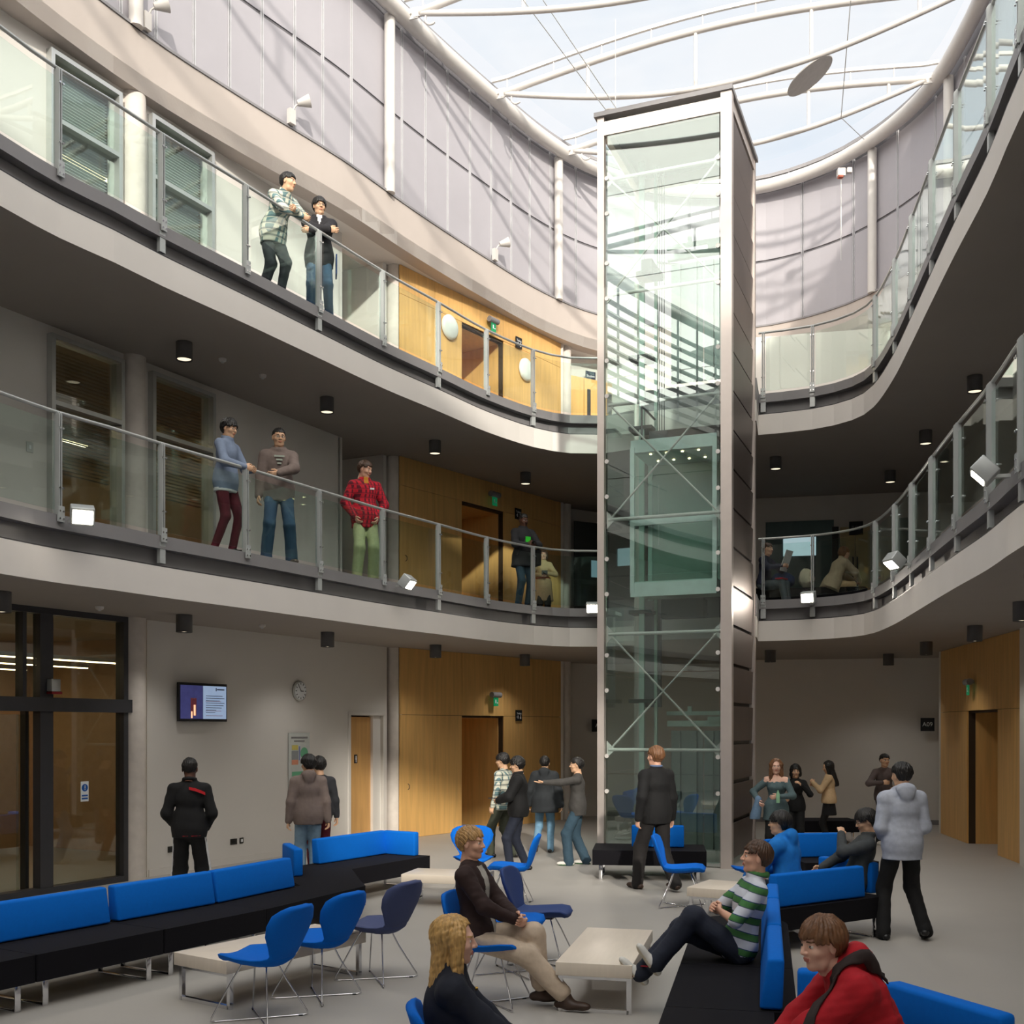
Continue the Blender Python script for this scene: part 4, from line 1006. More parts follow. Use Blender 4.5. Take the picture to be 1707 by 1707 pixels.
# shell chairs
def chair_proto(fab, lab):
    t = thing('shell_chair', lab, 'chair', (0, 0, 0), 0)
    # spine: forward is +y
    sp = [(.0, .255, .425, .05), (.03, .25, .44, .13), (.08, .22, .452, .185), (.16, .14, .45, .225), (.26, .03, .438, .24), (.36, -.09, .43, .225), (.44, -.17, .436, .19), (.5, -.215, .465, .155), (.53, -.235, .495, .15), (.6, -.262, .56, .175), (.7, -.29, .65, .215), (.8, -.315, .73, .23), (.9, -.34, .80, .205), (.96, -.352, .838, .155), (.99, -.357, .852, .10), (1., -.36, .856, .04)]
    def pad(rows, nm, th):
        m = MB(); nx = 12; top = []; bot = []
        for k, (v, y, z, w) in enumerate(rows):
            a = rows[max(k-1, 0)]; b = rows[min(k+1, len(rows)-1)]; d = Vector((0, b[1]-a[1], b[2]-a[2])).normalized(); n = Vector((0, d.z, -d.y))
            if nm == 'seat': n = -n if n.z < 0 else n
            for i in range(nx+1):
                u = -1+2*i/nx; cup = (.05 if nm == 'seat' else .045)*(abs(u)**2.4)*min(1, w/.2)**2
                ed = th*.5*math.sqrt(max(0, 1-abs(u)**4))+.002; ed *= (.35 if k in (0, len(rows)-1) else 1)
                base = Vector((u*w*(1.1 if nm == 'seat' else 1.1+.14*min(1, max(0, (v-.5)*6))), y, z))+n*cup*(1 if nm == 'seat' else 1)
                top.append(base+n*ed); bot.append(base-n*ed)
        R = len(rows); q = nx+1; V = top+bot; F = []
        for k in range(R-1):
            for i in range(nx):
                a = k*q+i; F.append((a, a+1, a+q+1, a+q)); b = R*q+a; F.append((b, b+q, b+q+1, b+1))
            for i in (0, nx):
                a = k*q+i; b = R*q+a; F.append((a, a+q, b+q, b) if i == 0 else (a, b, b+q, a+q))
        for k in (0, R-1):
            for i in range(nx):
                a = k*q+i; b = R*q+a; F.append((a, b, b+1, a+1) if k == 0 else (a, a+1, b+1, b))
        m.add(V, F, 0, True); return part(m, nm, fab, t)
    pad(sp[:9], 'seat', .05); pad(sp[7:], 'backrest', .042)
    for sx in (-1, 1):
        pts = [(sx*.07, .10, .42), (sx*.13, .15, .30), (sx*.24, .25, .035), (sx*.245, .255, .012), (sx*.22, .235, .007), (0, 0, .007), (-sx*.22, -.235, .007), (-sx*.245, -.255, .012), (-sx*.24, -.25, .035), (-sx*.12, -.15, .28), (-sx*.07, -.11, .405)]
        part(MB().tube(pts, .0065, 8), 'leg_rod', CHROME, t)
    for x, y in ((-.2, .22), (.2, .22), (.2, -.22), (-.2, -.22)): part(MB().box((x, y, .006), (.03, .014, .01), math.atan2(y, x)), 'glide', BLACKM, t)
    part(MB().box((0, 0, .415), (.16, .24, .02)), 'seat_plate', STEELD, t)
    return t
cb = chair_proto(BLUEC, 'bright blue shell chair with wire legs, leftmost in front of the low table')
cn = chair_proto(NAVYC, 'navy blue shell chair with wire legs behind the blond man')
cs = chair_proto(SLATEC, 'grey-blue shell chair, third of the row by the left table')
def put(o, x, y, facing): o.location = (x, y, 0); o.rotation_euler = (0, 0, math.atan2(facing[1], facing[0])-math.pi/2)
put(cb, -1.86, 8.2, (-.92, .42)); put(cn, .27, 10.2, (.97, -.28)); put(cs, -1.16, 9.5, (-.88, .5))
for x, y, f, l in ((-1.56, 8.88, (-.88, .5), 'bright blue shell chair, second of the row by the left table'),
                   (-.17, 8.68, (.93, -.28), 'bright blue shell chair the blond man sits on'),
                   (.0, 9.75, (.93, -.36), 'bright blue shell chair mostly hidden behind the blond man'),
                   (-.5, 14.35, (.1, -1), 'bright blue shell chair facing the camera near the wood doors'),
                   (-.02, 13.5, (-.98, .1), 'bright blue shell chair turned sideways behind the blond man head'),
                   (2.05, 13.35, (.97, -.25), 'bright blue shell chair standing alone right of the walking man'),
                   (2.90, 13.2, (-.4, .87), 'bright blue shell chair in front of the man in blue jacket'),
                   (-.12, 5.22, (.95, .12), 'bright blue shell chair under the blond woman at the bottom edge')):
    c = dup(cb, label=l); put(c, x, y, f)
# ================================================================ people: implicit surfaces turned into meshes
def smin(a, b, k):
    h = np.maximum(k-np.abs(a-b), 0)/k
    return np.minimum(a, b)-h*h*k*.25
class Field:
    def __init__(s, lo, hi, vox):
        s.o = np.array(lo, float); s.v = vox; s.n = np.maximum(4, np.ceil((np.array(hi)-s.o)/vox).astype(int)+1)
        s.F = np.full(tuple(s.n), .3); s.ax = [s.o[i]+vox*np.arange(s.n[i]) for i in range(3)]
    def sub(s, lo, hi):
        a = np.clip(((np.array(lo)-s.o)/s.v).astype(int), 0, s.n); b = np.clip(((np.array(hi)-s.o)/s.v).astype(int)+2, 0, s.n)
        sl = tuple(slice(a[i], b[i]) for i in range(3))
        if any(b[i]-a[i] < 1 for i in range(3)): return None, None
        g = np.stack(np.meshgrid(*[s.ax[i][sl[i]] for i in range(3)], indexing='ij'), -1); return sl, g
    def cone(s, a, b, ra, rb, k=.03, flat=None, ff=1.):
        a = np.array(a, float); b = np.array(b, float); m = max(ra, rb)*max(1, 1/ff if ff < 1 else 1)+k+s.v
        sl, g = s.sub(np.minimum(a, b)-m, np.maximum(a, b)+m)
        if sl is None: return s
        ba = b-a; L = max(1e-9, ba @ ba); pa = g-a; t = np.clip((pa @ ba)/L, 0, 1)
        q = pa-t[..., None]*ba
        if flat is not None:
            f = np.array(flat, float); f /= np.linalg.norm(f); q = q+(q @ f)[..., None]*f*(1/ff-1)
        d = np.sqrt((q*q).sum(-1))-(ra+(rb-ra)*t)
        s.F[sl] = smin(s.F[sl], d, k); return s
    def ell(s, c, r, k=.03, R=None, cut=False):
        c = np.array(c, float); r = np.array(r, float); m = r.max()+k+s.v
        sl, g = s.sub(c-m, c+m)
        if sl is None: return s
        p = g-c
        if R is not None: p = p @ np.array(R)
        q = p/r; k0 = np.sqrt((q*q).sum(-1))+1e-9; k1 = np.sqrt(((q/r)**2).sum(-1))+1e-9; d = k0*(k0-1)/k1
        if cut: s.F[sl] = -smin(-s.F[sl], d, k)
        else: s.F[sl] = smin(s.F[sl], d, k)
        return s
    def plane(s, p, n):
        """keep the side the normal points away from"""
        n = np.array(n, float); n /= np.linalg.norm(n); g = np.stack(np.meshgrid(*s.ax, indexing='ij'), -1)
        s.F = np.maximum(s.F, (g-np.array(p)) @ n); return s
    def noise(s, amp, fr, seed=0):
        r = np.random.RandomState(seed); X, Y, Z = np.meshgrid(*s.ax, indexing='ij'); a = 0
        for i in range(5):
            d = r.normal(size=3)*fr*(.6+.4*i); a = a+np.sin(X*d[0]+Y*d[1]+Z*d[2]+r.uniform(0, 6))/(1+.35*i)
        s.F = s.F+a*amp*.5; return s
    def mesh(s):
        F = s.F; F[0] = F[-1] = .3; F[:, 0] = F[:, -1] = .3; F[:, :, 0] = F[:, :, -1] = .3
        S = F < 0; n = np.array(F.shape)-1
        c = [(i, j, k) for i in (0, 1) for j in (0, 1) for k in (0, 1)]
        cs = lambda A, q: A[q[0]:q[0]+n[0], q[1]:q[1]+n[1], q[2]:q[2]+n[2]]
        cnt = sum(cs(S, q).astype(np.int8) for q in c); M = (cnt > 0) & (cnt < 8)
        idx = np.full(M.shape, -1, int); nv = int(M.sum()); idx[M] = np.arange(nv)
        ijk = np.argwhere(M); P = np.zeros((nv, 3)); W_ = np.zeros(nv)
        fv = {q: cs(F, q)[M] for q in c}
        for q in c:
            for ax in range(3):
                if q[ax]: continue
                r = list(q); r[ax] = 1; r = tuple(r); f1, f2 = fv[q], fv[r]; x = (f1 < 0) != (f2 < 0)
                t = np.where(x, f1/np.where(x, f1-f2, 1), 0); e = np.zeros(3); e[ax] = 1
                P += x[:, None]*(np.array(q)+t[:, None]*e); W_ += x
        P = (P/W_[:, None]+ijk)*s.v+s.o
        quads = []
        for ax in range(3):
            u, w = (ax+1) % 3, (ax+2) % 3
            A = np.take(S, range(F.shape[ax]-1), ax); B = np.take(S, range(1, F.shape[ax]), ax); E = np.argwhere(A != B)
            E = E[(E[:, u] > 0) & (E[:, w] > 0) & (E[:, u] < n[u]) & (E[:, w] < n[w])]
            a = S[tuple(E.T)]
            eu = np.zeros(3, int); eu[u] = 1; ew = np.zeros(3, int); ew[w] = 1
            g = lambda D: idx[tuple((E-D).T)]
            Q = np.stack([g(eu+ew), g(ew), g(0*eu), g(eu)], 1)
            Q[~a] = Q[~a][:, ::-1]; quads.append(Q)
        return P, np.concatenate(quads)
def mk(name, P, Q, mats, parent=None, mi=None):
    me = bpy.data.meshes.new(name); me.vertices.add(len(P)); me.vertices.foreach_set('co', np.asarray(P, np.float32).ravel())
    me.loops.add(len(Q)*4); me.loops.foreach_set('vertex_index', Q.astype(np.int32).ravel()); me.polygons.add(len(Q))
    me.polygons.foreach_set('loop_start', np.arange(0, len(Q)*4, 4, dtype=np.int32)); me.polygons.foreach_set('use_smooth', np.ones(len(Q), bool))
    for m in (mats if isinstance(mats, (list, tuple)) else [mats]): me.materials.append(m)
    if mi is not None: me.polygons.foreach_set('material_index', mi.astype(np.int32))
    me.update(calc_edges=True); me.validate()
    o = bpy.data.objects.new(name, me); COL.objects.link(o); o.parent = parent; return o
def V(*a): return np.array(a, float)
def unit(v): v = np.array(v, float); return v/(np.linalg.norm(v)+1e-9)
def ik(a, b, l1, l2, hint):
    d = b-a; L = np.linalg.norm(d); L2 = min(L, (l1+l2)*.995); b = a+d/L*L2; d = unit(d)
    x = (l1*l1-l2*l2+L2*L2)/(2*L2); h = math.sqrt(max(0, l1*l1-x*x)); hp = np.array(hint, float); hp = unit(hp-d*(hp @ d))
    return a+d*x+hp*h, b
def rotm(yaw, pitch, roll=0):
    return np.array(Matrix.Rotation(yaw, 3, 'Z') @ Matrix.Rotation(-pitch, 3, 'X') @ Matrix.Rotation(roll, 3, 'Y'))
SKINS = {'light': (222, 172, 146), 'fair': (228, 182, 160), 'asian': (220, 176, 142), 'dark': (96, 62, 46)}
HAIRS = {'black': (22, 19, 18), 'brown': (74, 50, 34), 'blond': (196, 156, 96), 'dblond': (172, 134, 84), 'lbrown': (112, 76, 48)}
def hairmat(k):
    return mat('hair_'+k, HAIRS[k], .5, var=.35, scale=18, stretch=(3, 3, .3))
def skinmat(k): return mat('skin_'+k, SKINS[k], .55, var=.03, scale=12)
def cloth(k, rgb, rough=.85): return mat('cloth_'+k, rgb, rough, var=.08, scale=25, bump=.15)
def person(label, pos, face, H=1.75, res=.014, pel=(0, 0, .95), lean=0., side=0., hd=(0, 0), skin='light', hair='brown', style='short',
           top=None, topk=.016, sleeve=1., hem=.10, coat=0., zone=None, hood=False, collar=False, bot=None, leg=(.075, .062, .062), short=None, skirt=0., shoe=None, sole=None,
           lh=(-.26, .03, .86), rh=(.26, .03, .86), le=(-.4, -.8, 0), re=(.4, -.8, 0), lf=(-.10, .0, .09), rf=(.10, .0, .09), lk=(0, 1, 0), rk=(0, 1, 0), lfy=.12, rfy=-.12, fp=(0, 0),
           curl=(.45, .45), palm=(None, None), fem=False, glasses=False, extra=None, seed=0, topname='jacket', botname='trousers', twist=0., wr=.003, hdir=(None, None), headshift=0.):
    k = H/1.75; t = thing('person', label, 'person', pos, math.atan2(face[1], face[0])-math.pi/2); t.scale = (k, k, k)
    sk = skinmat(skin); hm = hairmat(hair)
    P = V(*pel); R = rotm(0, lean, side); up = R @ V(0, 0, 1); fw = R @ V(0, 1, 0)
    Rt = np.array(Matrix.Rotation(twist, 3, 'Z')); rt = Rt @ (R @ V(1, 0, 0)); fw = Rt @ fw
    wst = P+up*.14; C = P+up*.33; N_ = P+up*.52+fw*.0; sw = .150 if fem else .170
    SL, SR = C+up*.108-rt*sw, C+up*.108+rt*sw
    hw = .092; HL, HR = P-up*.05-rt*hw*.95, P-up*.05+rt*hw*.95
    EL_, WLh = ik(SL, V(*lh), .285, .255, le); ER_, WRh = ik(SR, V(*rh), .285, .255, re)
    KL, AL = ik(HL, V(*lf), .43, .42, lk); KR, AR = ik(HR, V(*rf), .43, .42, rk)
    Rh = rotm(hd[0], hd[1]); 
    HC = N_+up*.085+V(0, 0, .06)+fw*(.02+headshift)
    allp = np.array([P, C, N_, HC, SL, SR, EL_, ER_, WLh, WRh, KL, KR, AL, AR]); lo = allp.min(0)-.22; hi = allp.max(0)+.22; lo[2] = min(lo[2], -.02)
    # ---- body
    B = Field(lo, hi, res)
    def torso(F, g, ax=True):
        F.ell(C+up*.01, (.146+g-(.012 if fem else 0), .105+g, .155+g), .05, np.stack([rt, fw, up], 1)); F.ell(wst, (.135+g-(.018 if fem else 0), .095+g, .13+g), .06, np.stack([rt, fw, up], 1)); F.ell(P, (.155+g, .112+g, .12+g), .06, np.stack([rt, fw, up], 1))
        if fem: F.ell(C+fw*.075+rt*.055+up*.0, (.06+g*.6, .055+g*.5, .06+g*.6), .03); F.ell(C+fw*.075-rt*.055, (.06+g*.6, .055+g*.5, .06+g*.6), .03)
        for S_ in (SL, SR): F.cone(N_-up*.03, S_-up*.0, .042+g*.8, .046+g*.8, .05)
    def arms(F, g, fr=1., k_=.03):
        for S_, E_, W_ in ((SL, EL_, WLh), (SR, ER_, WRh)):
            F.cone(S_, E_, .052+g, .040+g*1.1, k_)
            if fr > .5: F.cone(E_, E_+(W_-E_)*min(1, (fr-.5)*2), .042+g*1.1, (.042+(.028-.042)*min(1, (fr-.5)*2))+g*.85, k_)
    torso(B, -.012); arms(B, -.004)
    B.cone(N_-up*.04, HC-V(0, 0, .06), .056 if not fem else .048, .052 if not fem else .045, .03)
    for Hh, K_, A_k in ((HL, KL, AL), (HR, KR, AR)):
        B.cone(Hh, K_, .078, .052, .03); B.cone(K_, A_k, .052, .036, .03)
    p, q = B.mesh(); V_, Q_ = [p], [q]; M_ = [np.zeros(len(q), int)]; nv = len(p)
    # ---- head
    hr = min(.007, max(.0035, res*.45)); Hf = Field((-.11, -.13, -.15), (.11, .145, .15), hr)
    Hf.ell((0, -.014, .030), (.077, .097, .092), .02); Hf.ell((0, .022, -.03), (.060, .070, .080), .03); Hf.cone((-.032, .028, -.085), (.032, .028, -.085), .024, .024, .03); Hf.ell((0, .062, -.095), (.024, .022, .020), .025)
    Hf.cone((-.03, .078, .030), (.03, .078, .030), .012, .012, .02)
    for e in (-1, 1): Hf.ell((.031*e, .098, .008), (.019, .018, .014), .012, cut=True); Hf.ell((.042*e, .060, -.022), (.022, .022, .02), .025); Hf.ell((.079*e, -.005, -.004), (.009, .019, .031), .006)
    Hf.cone((0, .088, .018), (0, .108, -.020), .007, .0115, .012); 
    for e in (-1, 1): Hf.ell((.012*e, .099, -.024), (.009, .010, .008), .006); Hf.ell((.031*e, .076, .008), (.0145, .0125, .012), .004)
    Hf.ell((0, .088, -.051), (.025, .011, .0065), .005); Hf.ell((0, .087, -.061), (.021, .011, .007), .005)
    Hf.cone((0, -.02, -.06), (0, -.035, -.14), .05, .052, .03)
    if top is not None: pass
    p, q = Hf.mesh(); fc = p[q].mean(1)
    mi = np.zeros(len(q), int)
    mi[(np.abs(fc[:, 0]) < .023) & (fc[:, 2] < -.046) & (fc[:, 2] > -.065) & (fc[:, 1] > .09)] = 1
    ey = (np.abs(np.abs(fc[:, 0])-.031) < .0135) & (np.abs(fc[:, 2]-.007) < .0065) & (fc[:, 1] > .072); mi[ey] = 2
    ir = (np.abs(np.abs(fc[:, 0])-.031) < .0062) & (np.abs(fc[:, 2]-.007) < .0065) & (fc[:, 1] > .072); mi[ir] = 3
    br = (np.abs(np.abs(fc[:, 0])-.033) < .018) & (np.abs(fc[:, 2]-.031) < .0045) & (fc[:, 1] > .065); mi[br] = 4
    V_.append(p @ Rh.T+HC); Q_.append(q+nv); M_.append(mi); nv += len(p)
    # ---- hands
    for (E_, W_, sg, cu, pn, hx) in ((EL_, WLh, -1, curl[0], palm[0], hdir[0]), (ER_, WRh, 1, curl[1], palm[1], hdir[1])):
        vox = max(.004, min(.006, res*.42)); G = Field((-.07, -.05, -.095), (.09, .185, .04), vox)
        G.cone((0, -.03, 0), (0, .02, 0), .026, .026, .02, (0, 0, 1), .8); G.cone((-.004, .02, 0), (.002, .072, 0), .030, .036, .02, (0, 0, 1), .42)
        for i, (x, L_) in enumerate(((.030, .068), (.010, .076), (-.010, .071), (-.029, .056))):
            a = V(x, .078, 0); a1 = math.radians(70*cu); a2 = a1+math.radians(75*cu); b = a+V(x*.06, math.cos(a1), -math.sin(a1))*L_*.5; c = b+V(0, math.cos(a2), -math.sin(a2))*L_*.5
            G.cone(a-V(0, .02, 0), b, .0095, .0085, .005); G.cone(b, c, .0085, .0072, .004)
        G.cone((.024, .012, -.004), (.048, .046, -.018), .015, .0115, .012); G.cone((.048, .046, -.018), (.050, .078, -.03-.012*cu), .0115, .009, .005)
        p, q = G.mesh()
        d = unit(W_-E_) if hx is None else unit(hx); n = -(rt*sg) if pn is None else V(*pn); n = unit(n-d*(n @ d))  # palm faces n
        z = -n; x = np.cross(d, z)
        if sg < 0: pass
        # thumb side must point forward-ish: mirror for the other hand
        thumb = np.cross(d, n)*sg
        p2 = p[:, :1]*(-thumb if False else thumb)[None]+p[:, 1:2]*d+p[:, 2:]*z+W_
        if np.linalg.det(np.stack([thumb, d, z], 1)) < 0: q = q[:, ::-1]
        V_.append(p2); Q_.append(q+nv); M_.append(np.zeros(len(q), int)); nv += len(p2)
    lips = mat('lips_'+skin, tuple(int(c*f) for c, f in zip(SKINS[skin], (.86, .68, .68))), .5)
    body = mk('body', np.concatenate(V_), np.concatenate(Q_), [sk, lips, mat('eye_white', (210, 204, 198), .3), mat('iris_dark', (40, 28, 22), .2), hm], t, np.concatenate(M_))
    # ---- hair
    g = max(hr, .0045); Hh = Field((-.15, -.19, -.42 if style in ('long', 'longl') else -.19), (.15, .15, .17), g)
    th = {'short': .016, 'buzz': .007, 'long': .022, 'longl': .022, 'bob': .024, 'curly': .015, 'fringe': .022, 'mop': .024}[style]
    if style in ('long', 'longl'): Hh.ell((0, -.022, .032), (.077+th, .097+.013, .092+.014), .01)
    else: Hh.ell((0, -.014, .032), (.077+th, .097+th, .092+th), .01)
    if style in ('long', 'longl', 'bob'):
        Lz = -.36 if style != 'bob' else -.12
        Hh.cone((0, -.045, 0), (0, -.07, Lz), .09, .08, .03, (0, 1, 0), .75)
        for e in (-1, 1): Hh.cone((.075*e, .015, .03), (.085*e, .03, Lz+.05), .036, .032, .03)
    n_ = V(0, .80, -.62) if style in ('short', 'curly', 'buzz') else V(0, .93, -.36)
    if style in ('fringe', 'mop'): n_ = V(0, .72, -.69)
    hl = .060 if style in ('short', 'curly', 'buzz') else (.057 if style in ('bob', 'fringe', 'mop') else .06)
    if style in ('short', 'curly', 'buzz', 'mop', 'fringe'):
        Gx = np.stack(np.meshgrid(*Hh.ax, indexing='ij'), -1); y, z, x = Gx[..., 1], Gx[..., 2], Gx[..., 0]
        line = np.where(y > .02, hl+(y-.095)*.12, np.where(y > -.03, -.02+(y+.03)*1.5, -.085 if style != 'mop' else -.10)); line = np.where((np.abs(x) < .06) & (y > .02), line, np.where(y > .02, hl-.025, line))
        if style in ('fringe', 'mop'): line = line-.012
        Hh.F = np.maximum(Hh.F, (line-z)*.8)
    else:
        Gx = np.stack(np.meshgrid(*Hh.ax, indexing='ij'), -1); y, z, x = Gx[..., 1], Gx[..., 2], Gx[..., 0]
        facecut = np.sqrt((x/.062)**2+((z+.02)/.082)**2+(np.minimum(y-.085, 0)/.06)**2)-1.0
        Hh.F = np.maximum(Hh.F, -facecut*.05); Hh.F = np.maximum(Hh.F, np.minimum(Gx[..., 1]-.058, (.094 if style != 'bob' else .052)-Gx[..., 2]))
    X_, Y_, Z_ = Gx[..., 0], Gx[..., 1], Gx[..., 2]; an = np.arctan2(Y_+.02, X_)
    if style == 'curly': Hh.noise(.008, 130, 3)
    else: Hh.F = Hh.F+.0026*np.sin(an*27+Z_*22+2*np.sin(Z_*40))+.0018*np.sin(an*61+2+Z_*35); Hh.noise(.004, 60, seed)
    p, q = Hh.mesh(); mk('hair', p @ Rh.T+HC, q, hm, t)
    if glasses:
        mb = MB()
        for e in (-1, 1):
            mb.tube([tuple(V(.031*e+.02*math.cos(a), .102, .006+.015*math.sin(a))) for a in np.linspace(0, 2*math.pi, 16)], .0018, 6); mb.tube([(.05*e, .1, .01), (.078*e, .07, .01), (.082*e, 0, .004)], .0016, 5)
        mb.tube([(-.012, .104, .01), (.012, .104, .01)], .0018, 5); mb.v = [tuple(Rh @ np.array(v)+HC) for v in mb.v]; part(mb, 'glasses', BLACKM, t)
    # ---- top garment
    F = Field(lo, hi, res); torso(F, topk); arms(F, topk*.8, sleeve)
    F.ell(P-up*.0, (.162+topk, .118+topk, .13+topk), .05, np.stack([rt, fw, up], 1))
    if pel[2] > .7 and not coat: F.cone(P+up*.08, P-V(0, 0, hem+.06), .166+topk*.6, .176+topk*.6, .05, fw, .72)
    if coat:
        dn = V(0, 0, -1) if pel[2] > .7 else -up
        F.cone(P, P+dn*(coat+.05), .172+topk, .20+topk+coat*.08, .06, fw, .78)
    if hood:
        for a in np.linspace(0, 2*math.pi, 15): F.ell(N_+up*(.012+.034*math.cos(a+math.pi))+rt*.078*math.sin(a)+fw*(.082*math.cos(a)-.006), (.026, .026, .026), .02)
        F.ell(N_+up*.015-fw*.105, (.10, .045, .06), .03, np.stack([rt, fw, up], 1)); F.ell(N_-up*.04-fw*.12, (.07, .028, .06), .03, np.stack([rt, fw, up], 1))
    elif collar:
        for a in np.linspace(0, 2*math.pi, 14): F.ell(N_+up*(.03+.012*math.cos(a+math.pi))+rt*.066*math.sin(a)+fw*(.066*math.cos(a)-.006), (.018, .018, .024), .02)
    if wr: F.noise(wr, 34, seed+1)
    hemd = coat if coat else hem
    F.plane(P-(V(0, 0, 1) if pel[2] > .7 else up)*hemd, -(V(0, 0, 1) if pel[2] > .7 else up))
    TF = F; p, q = F.mesh(); mi = None; tm = top
    if zone is not None:
        fc = p[q].mean(1)-C; loc = np.stack([fc @ rt, fc @ fw, fc @ up], 1); mi = zone(loc)
    mk(topname, p, q, tm, t, mi)
    # ---- trousers or skirt
    F = Field(lo, hi, res); g = .012
    F.ell(P-up*.01, (.158+g, .114+g, .125), .05, np.stack([rt, fw, up], 1))
    for Hh_, K_, A_k in ((HL, KL, AL), (HR, KR, AR)):
        F.cone(Hh_, K_, .085+g*.6, leg[0], .035); F.cone(K_, A_k+(K_-A_k)*(.0 if short is None else short), leg[0], leg[2], .03)
        if not short: F.cone(A_k, A_k+unit(A_k-K_)*.035, leg[2], leg[2], .01)
    if wr: F.noise(wr*1.2, 38, seed+9)
    p, q = F.mesh()
    mk(botname, p, q, bot, t)
    if skirt:
        F = Field(lo, hi, res); F.cone(P+up*.05, P-V(0, 0, skirt), .13, .19, .03, fw, .8); F.plane(P-V(0, 0, skirt), (0, 0, -1)); F.plane(P+up*.08, up); p, q = F.mesh(); mk('skirt', p, q, cloth('black_skirt', (16, 15, 18)), t)
    # ---- shoes
    for i, (A_k, K_, yw) in enumerate(((AL, KL, lfy), (AR, KR, rfy))):
        fpit = fp[i]; d = V(-math.sin(yw)*math.cos(fpit), math.cos(yw)*math.cos(fpit), math.sin(fpit)); upv = unit(V(0, 0, 1)-d*d[2]); s_ = .0075
        base = A_k-upv*.055
        F = Field(A_k-.24, A_k+.24, max(.007, res*.7)); 
        F.cone(base-d*.055, base+d*.13, .040, .036, .02, upv, .85); F.cone(base+d*.02, base+d*.16, .042, .034, .02, upv, .75); F.cone(A_k+upv*.0, base+d*.03, .044, .045, .03)
        F.plane(A_k-upv*.088, -upv); F.plane(A_k+upv*.035, upv); p, q = F.mesh(); fc = (p[q].mean(1)-A_k) @ upv
        mk('shoe', p, q, [shoe or BLACKM, sole or shoe or BLACKM], t, (fc < -.068).astype(int))
    J = dict(F=TF, P=P, C=C, N=N_, HC=HC, SL=SL, SR=SR, EL=EL_, ER=ER_, WL=WLh, WR=WRh, KL=KL, KR=KR, AL=AL, AR=AR, up=up, fw=fw, rt=rt, Rh=Rh)
    if extra: extra(t, J)
    return t

def loose(o, t, name, label, cat):
    """a held thing stays a thing of its own"""
    k = t.scale[0]; M = Matrix.Translation(t.location) @ t.rotation_euler.to_matrix().to_4x4() @ Matrix.Scale(k, 4)
    L = Matrix.Translation(o.location) @ o.rotation_euler.to_matrix().to_4x4(); o.parent = None; o.matrix_basis = M @ L; o.name = name; return tag(o, label, cat)
def surf(F, c, n, off=.004):
    n = unit(n)
    for d in np.linspace(.32, 0, 65):
        q = c+n*d; i = np.round((q-F.o)/F.v).astype(int)
        if (i >= 0).all() and (i < F.n).all() and F.F[tuple(i)] < off: return q+n*.004
    return c
DENIM = cloth('denim', (58, 84, 112)); DENIML = cloth('pale_denim', (120, 148, 170)); DENIMD = cloth('dark_denim', (30, 36, 52)); BLKC = cloth('black', (11, 11, 13)); CHAR = cloth('charcoal', (44, 45, 50))
TAUPE = cloth('taupe_hoodie', (118, 104, 98)); PALEG = cloth('pale_grey_hoodie', (176, 182, 196)); MAROON = cloth('maroon', (92, 18, 36)); SAGE = cloth('sage', (176, 186, 140)); STONE = cloth('stone', (190, 172, 152))
BROWN = cloth('dark_brown', (44, 26, 24)); RED = cloth('red_hoodie', (176, 14, 30)); AQUA = cloth('azure_jacket', (16, 120, 208)); SLG = cloth('slate_green', (84, 104, 108)); BEIGE = cloth('beige', (206, 176, 136)); CHAMB = cloth('chambray', (122, 136, 160))
WHT = cloth('white', (226, 226, 228)); SHB = mat('brown_leather', (62, 44, 34), .5); SHW = mat('white_trainer', (216, 214, 208), .6); SHG = mat('green_trainer', (70, 130, 80), .6)
PLG = plaid('green_plaid', (206, 206, 190), (60, 110, 120), (50, 70, 80), 12.5); PLR = plaid('red_plaid', (196, 22, 44), (60, 12, 30), (110, 14, 36), 16)
POLO = stripes('polo_stripes', (66, 120, 64), (206, 210, 222), .118, .42, (.0, -.30, 1))
def onfloor(px, Y): return ((px-CX)/FPX*Y, Y, 0)
def atedge(path, px, off, zf):
    d = near_px(path, px); p, h = along(path, d); k = (px-CX)/FPX; dy = off/(-h.y*k+h.x)
    return (p.x+k*dy, p.y+dy, zf), Vector((h.y, -h.x))
def rs(Y): return max(.0095, min(.016, Y/1852*1.7))
def H_(py, Y, zf=0.): return CAMH+(HY-py)*Y/FPX-zf
# ---------------- ground floor, standing
def g1x(t, J):
    m = MB(); c, fw, rt, up = J['C'], J['fw'], J['rt'], J['up']
    a = [c+up*.125+rt*.015-fw*.118, c+up*.11+rt*.08-fw*.118, c+up*.085+rt*.14-fw*.1, c+up*.06+rt*.185-fw*.06]
    m.add([tuple(p+up*z-fw*.012) for p in a for z in (.016, -.016)], [(0, 1, 3, 2), (2, 3, 5, 4), (4, 5, 7, 6)]); m.add([tuple(p+up*z-fw*.0) for p in a for z in (.016, -.016)], [(0, 1, 3, 2), (2, 3, 5, 4), (4, 5, 7, 6)])
    part(m, 'red_shoulder_stripe', cloth('stripe_red', (196, 30, 40)), t)
    P = J['P']; m = MB(); m.tube([tuple(P-V(0, 0, .075)+J['rt']*(.178*math.cos(a))+fw*(.134*math.sin(a))) for a in np.linspace(0, 2*math.pi, 25)], .011, 6); part(m, 'red_hem_piping', cloth('stripe_red', (196, 30, 40)), t)
    for s_ in (-1, 1):
        m = MB(); H0, K, A = (P-up*.09-rt*.17) if s_ < 0 else (P-up*.09+rt*.17), J['KL' if s_ < 0 else 'KR'], J['AL' if s_ < 0 else 'AR']
        for o in (-.024, 0, .024): m.tube([tuple(H0-rt*s_*.0-fw*(.0+o)), tuple(K+rt*s_*.088-fw*o), tuple(A+rt*s_*.084-fw*o)], .009, 5)
        part(m, 'white_side_stripes', WHT, t)
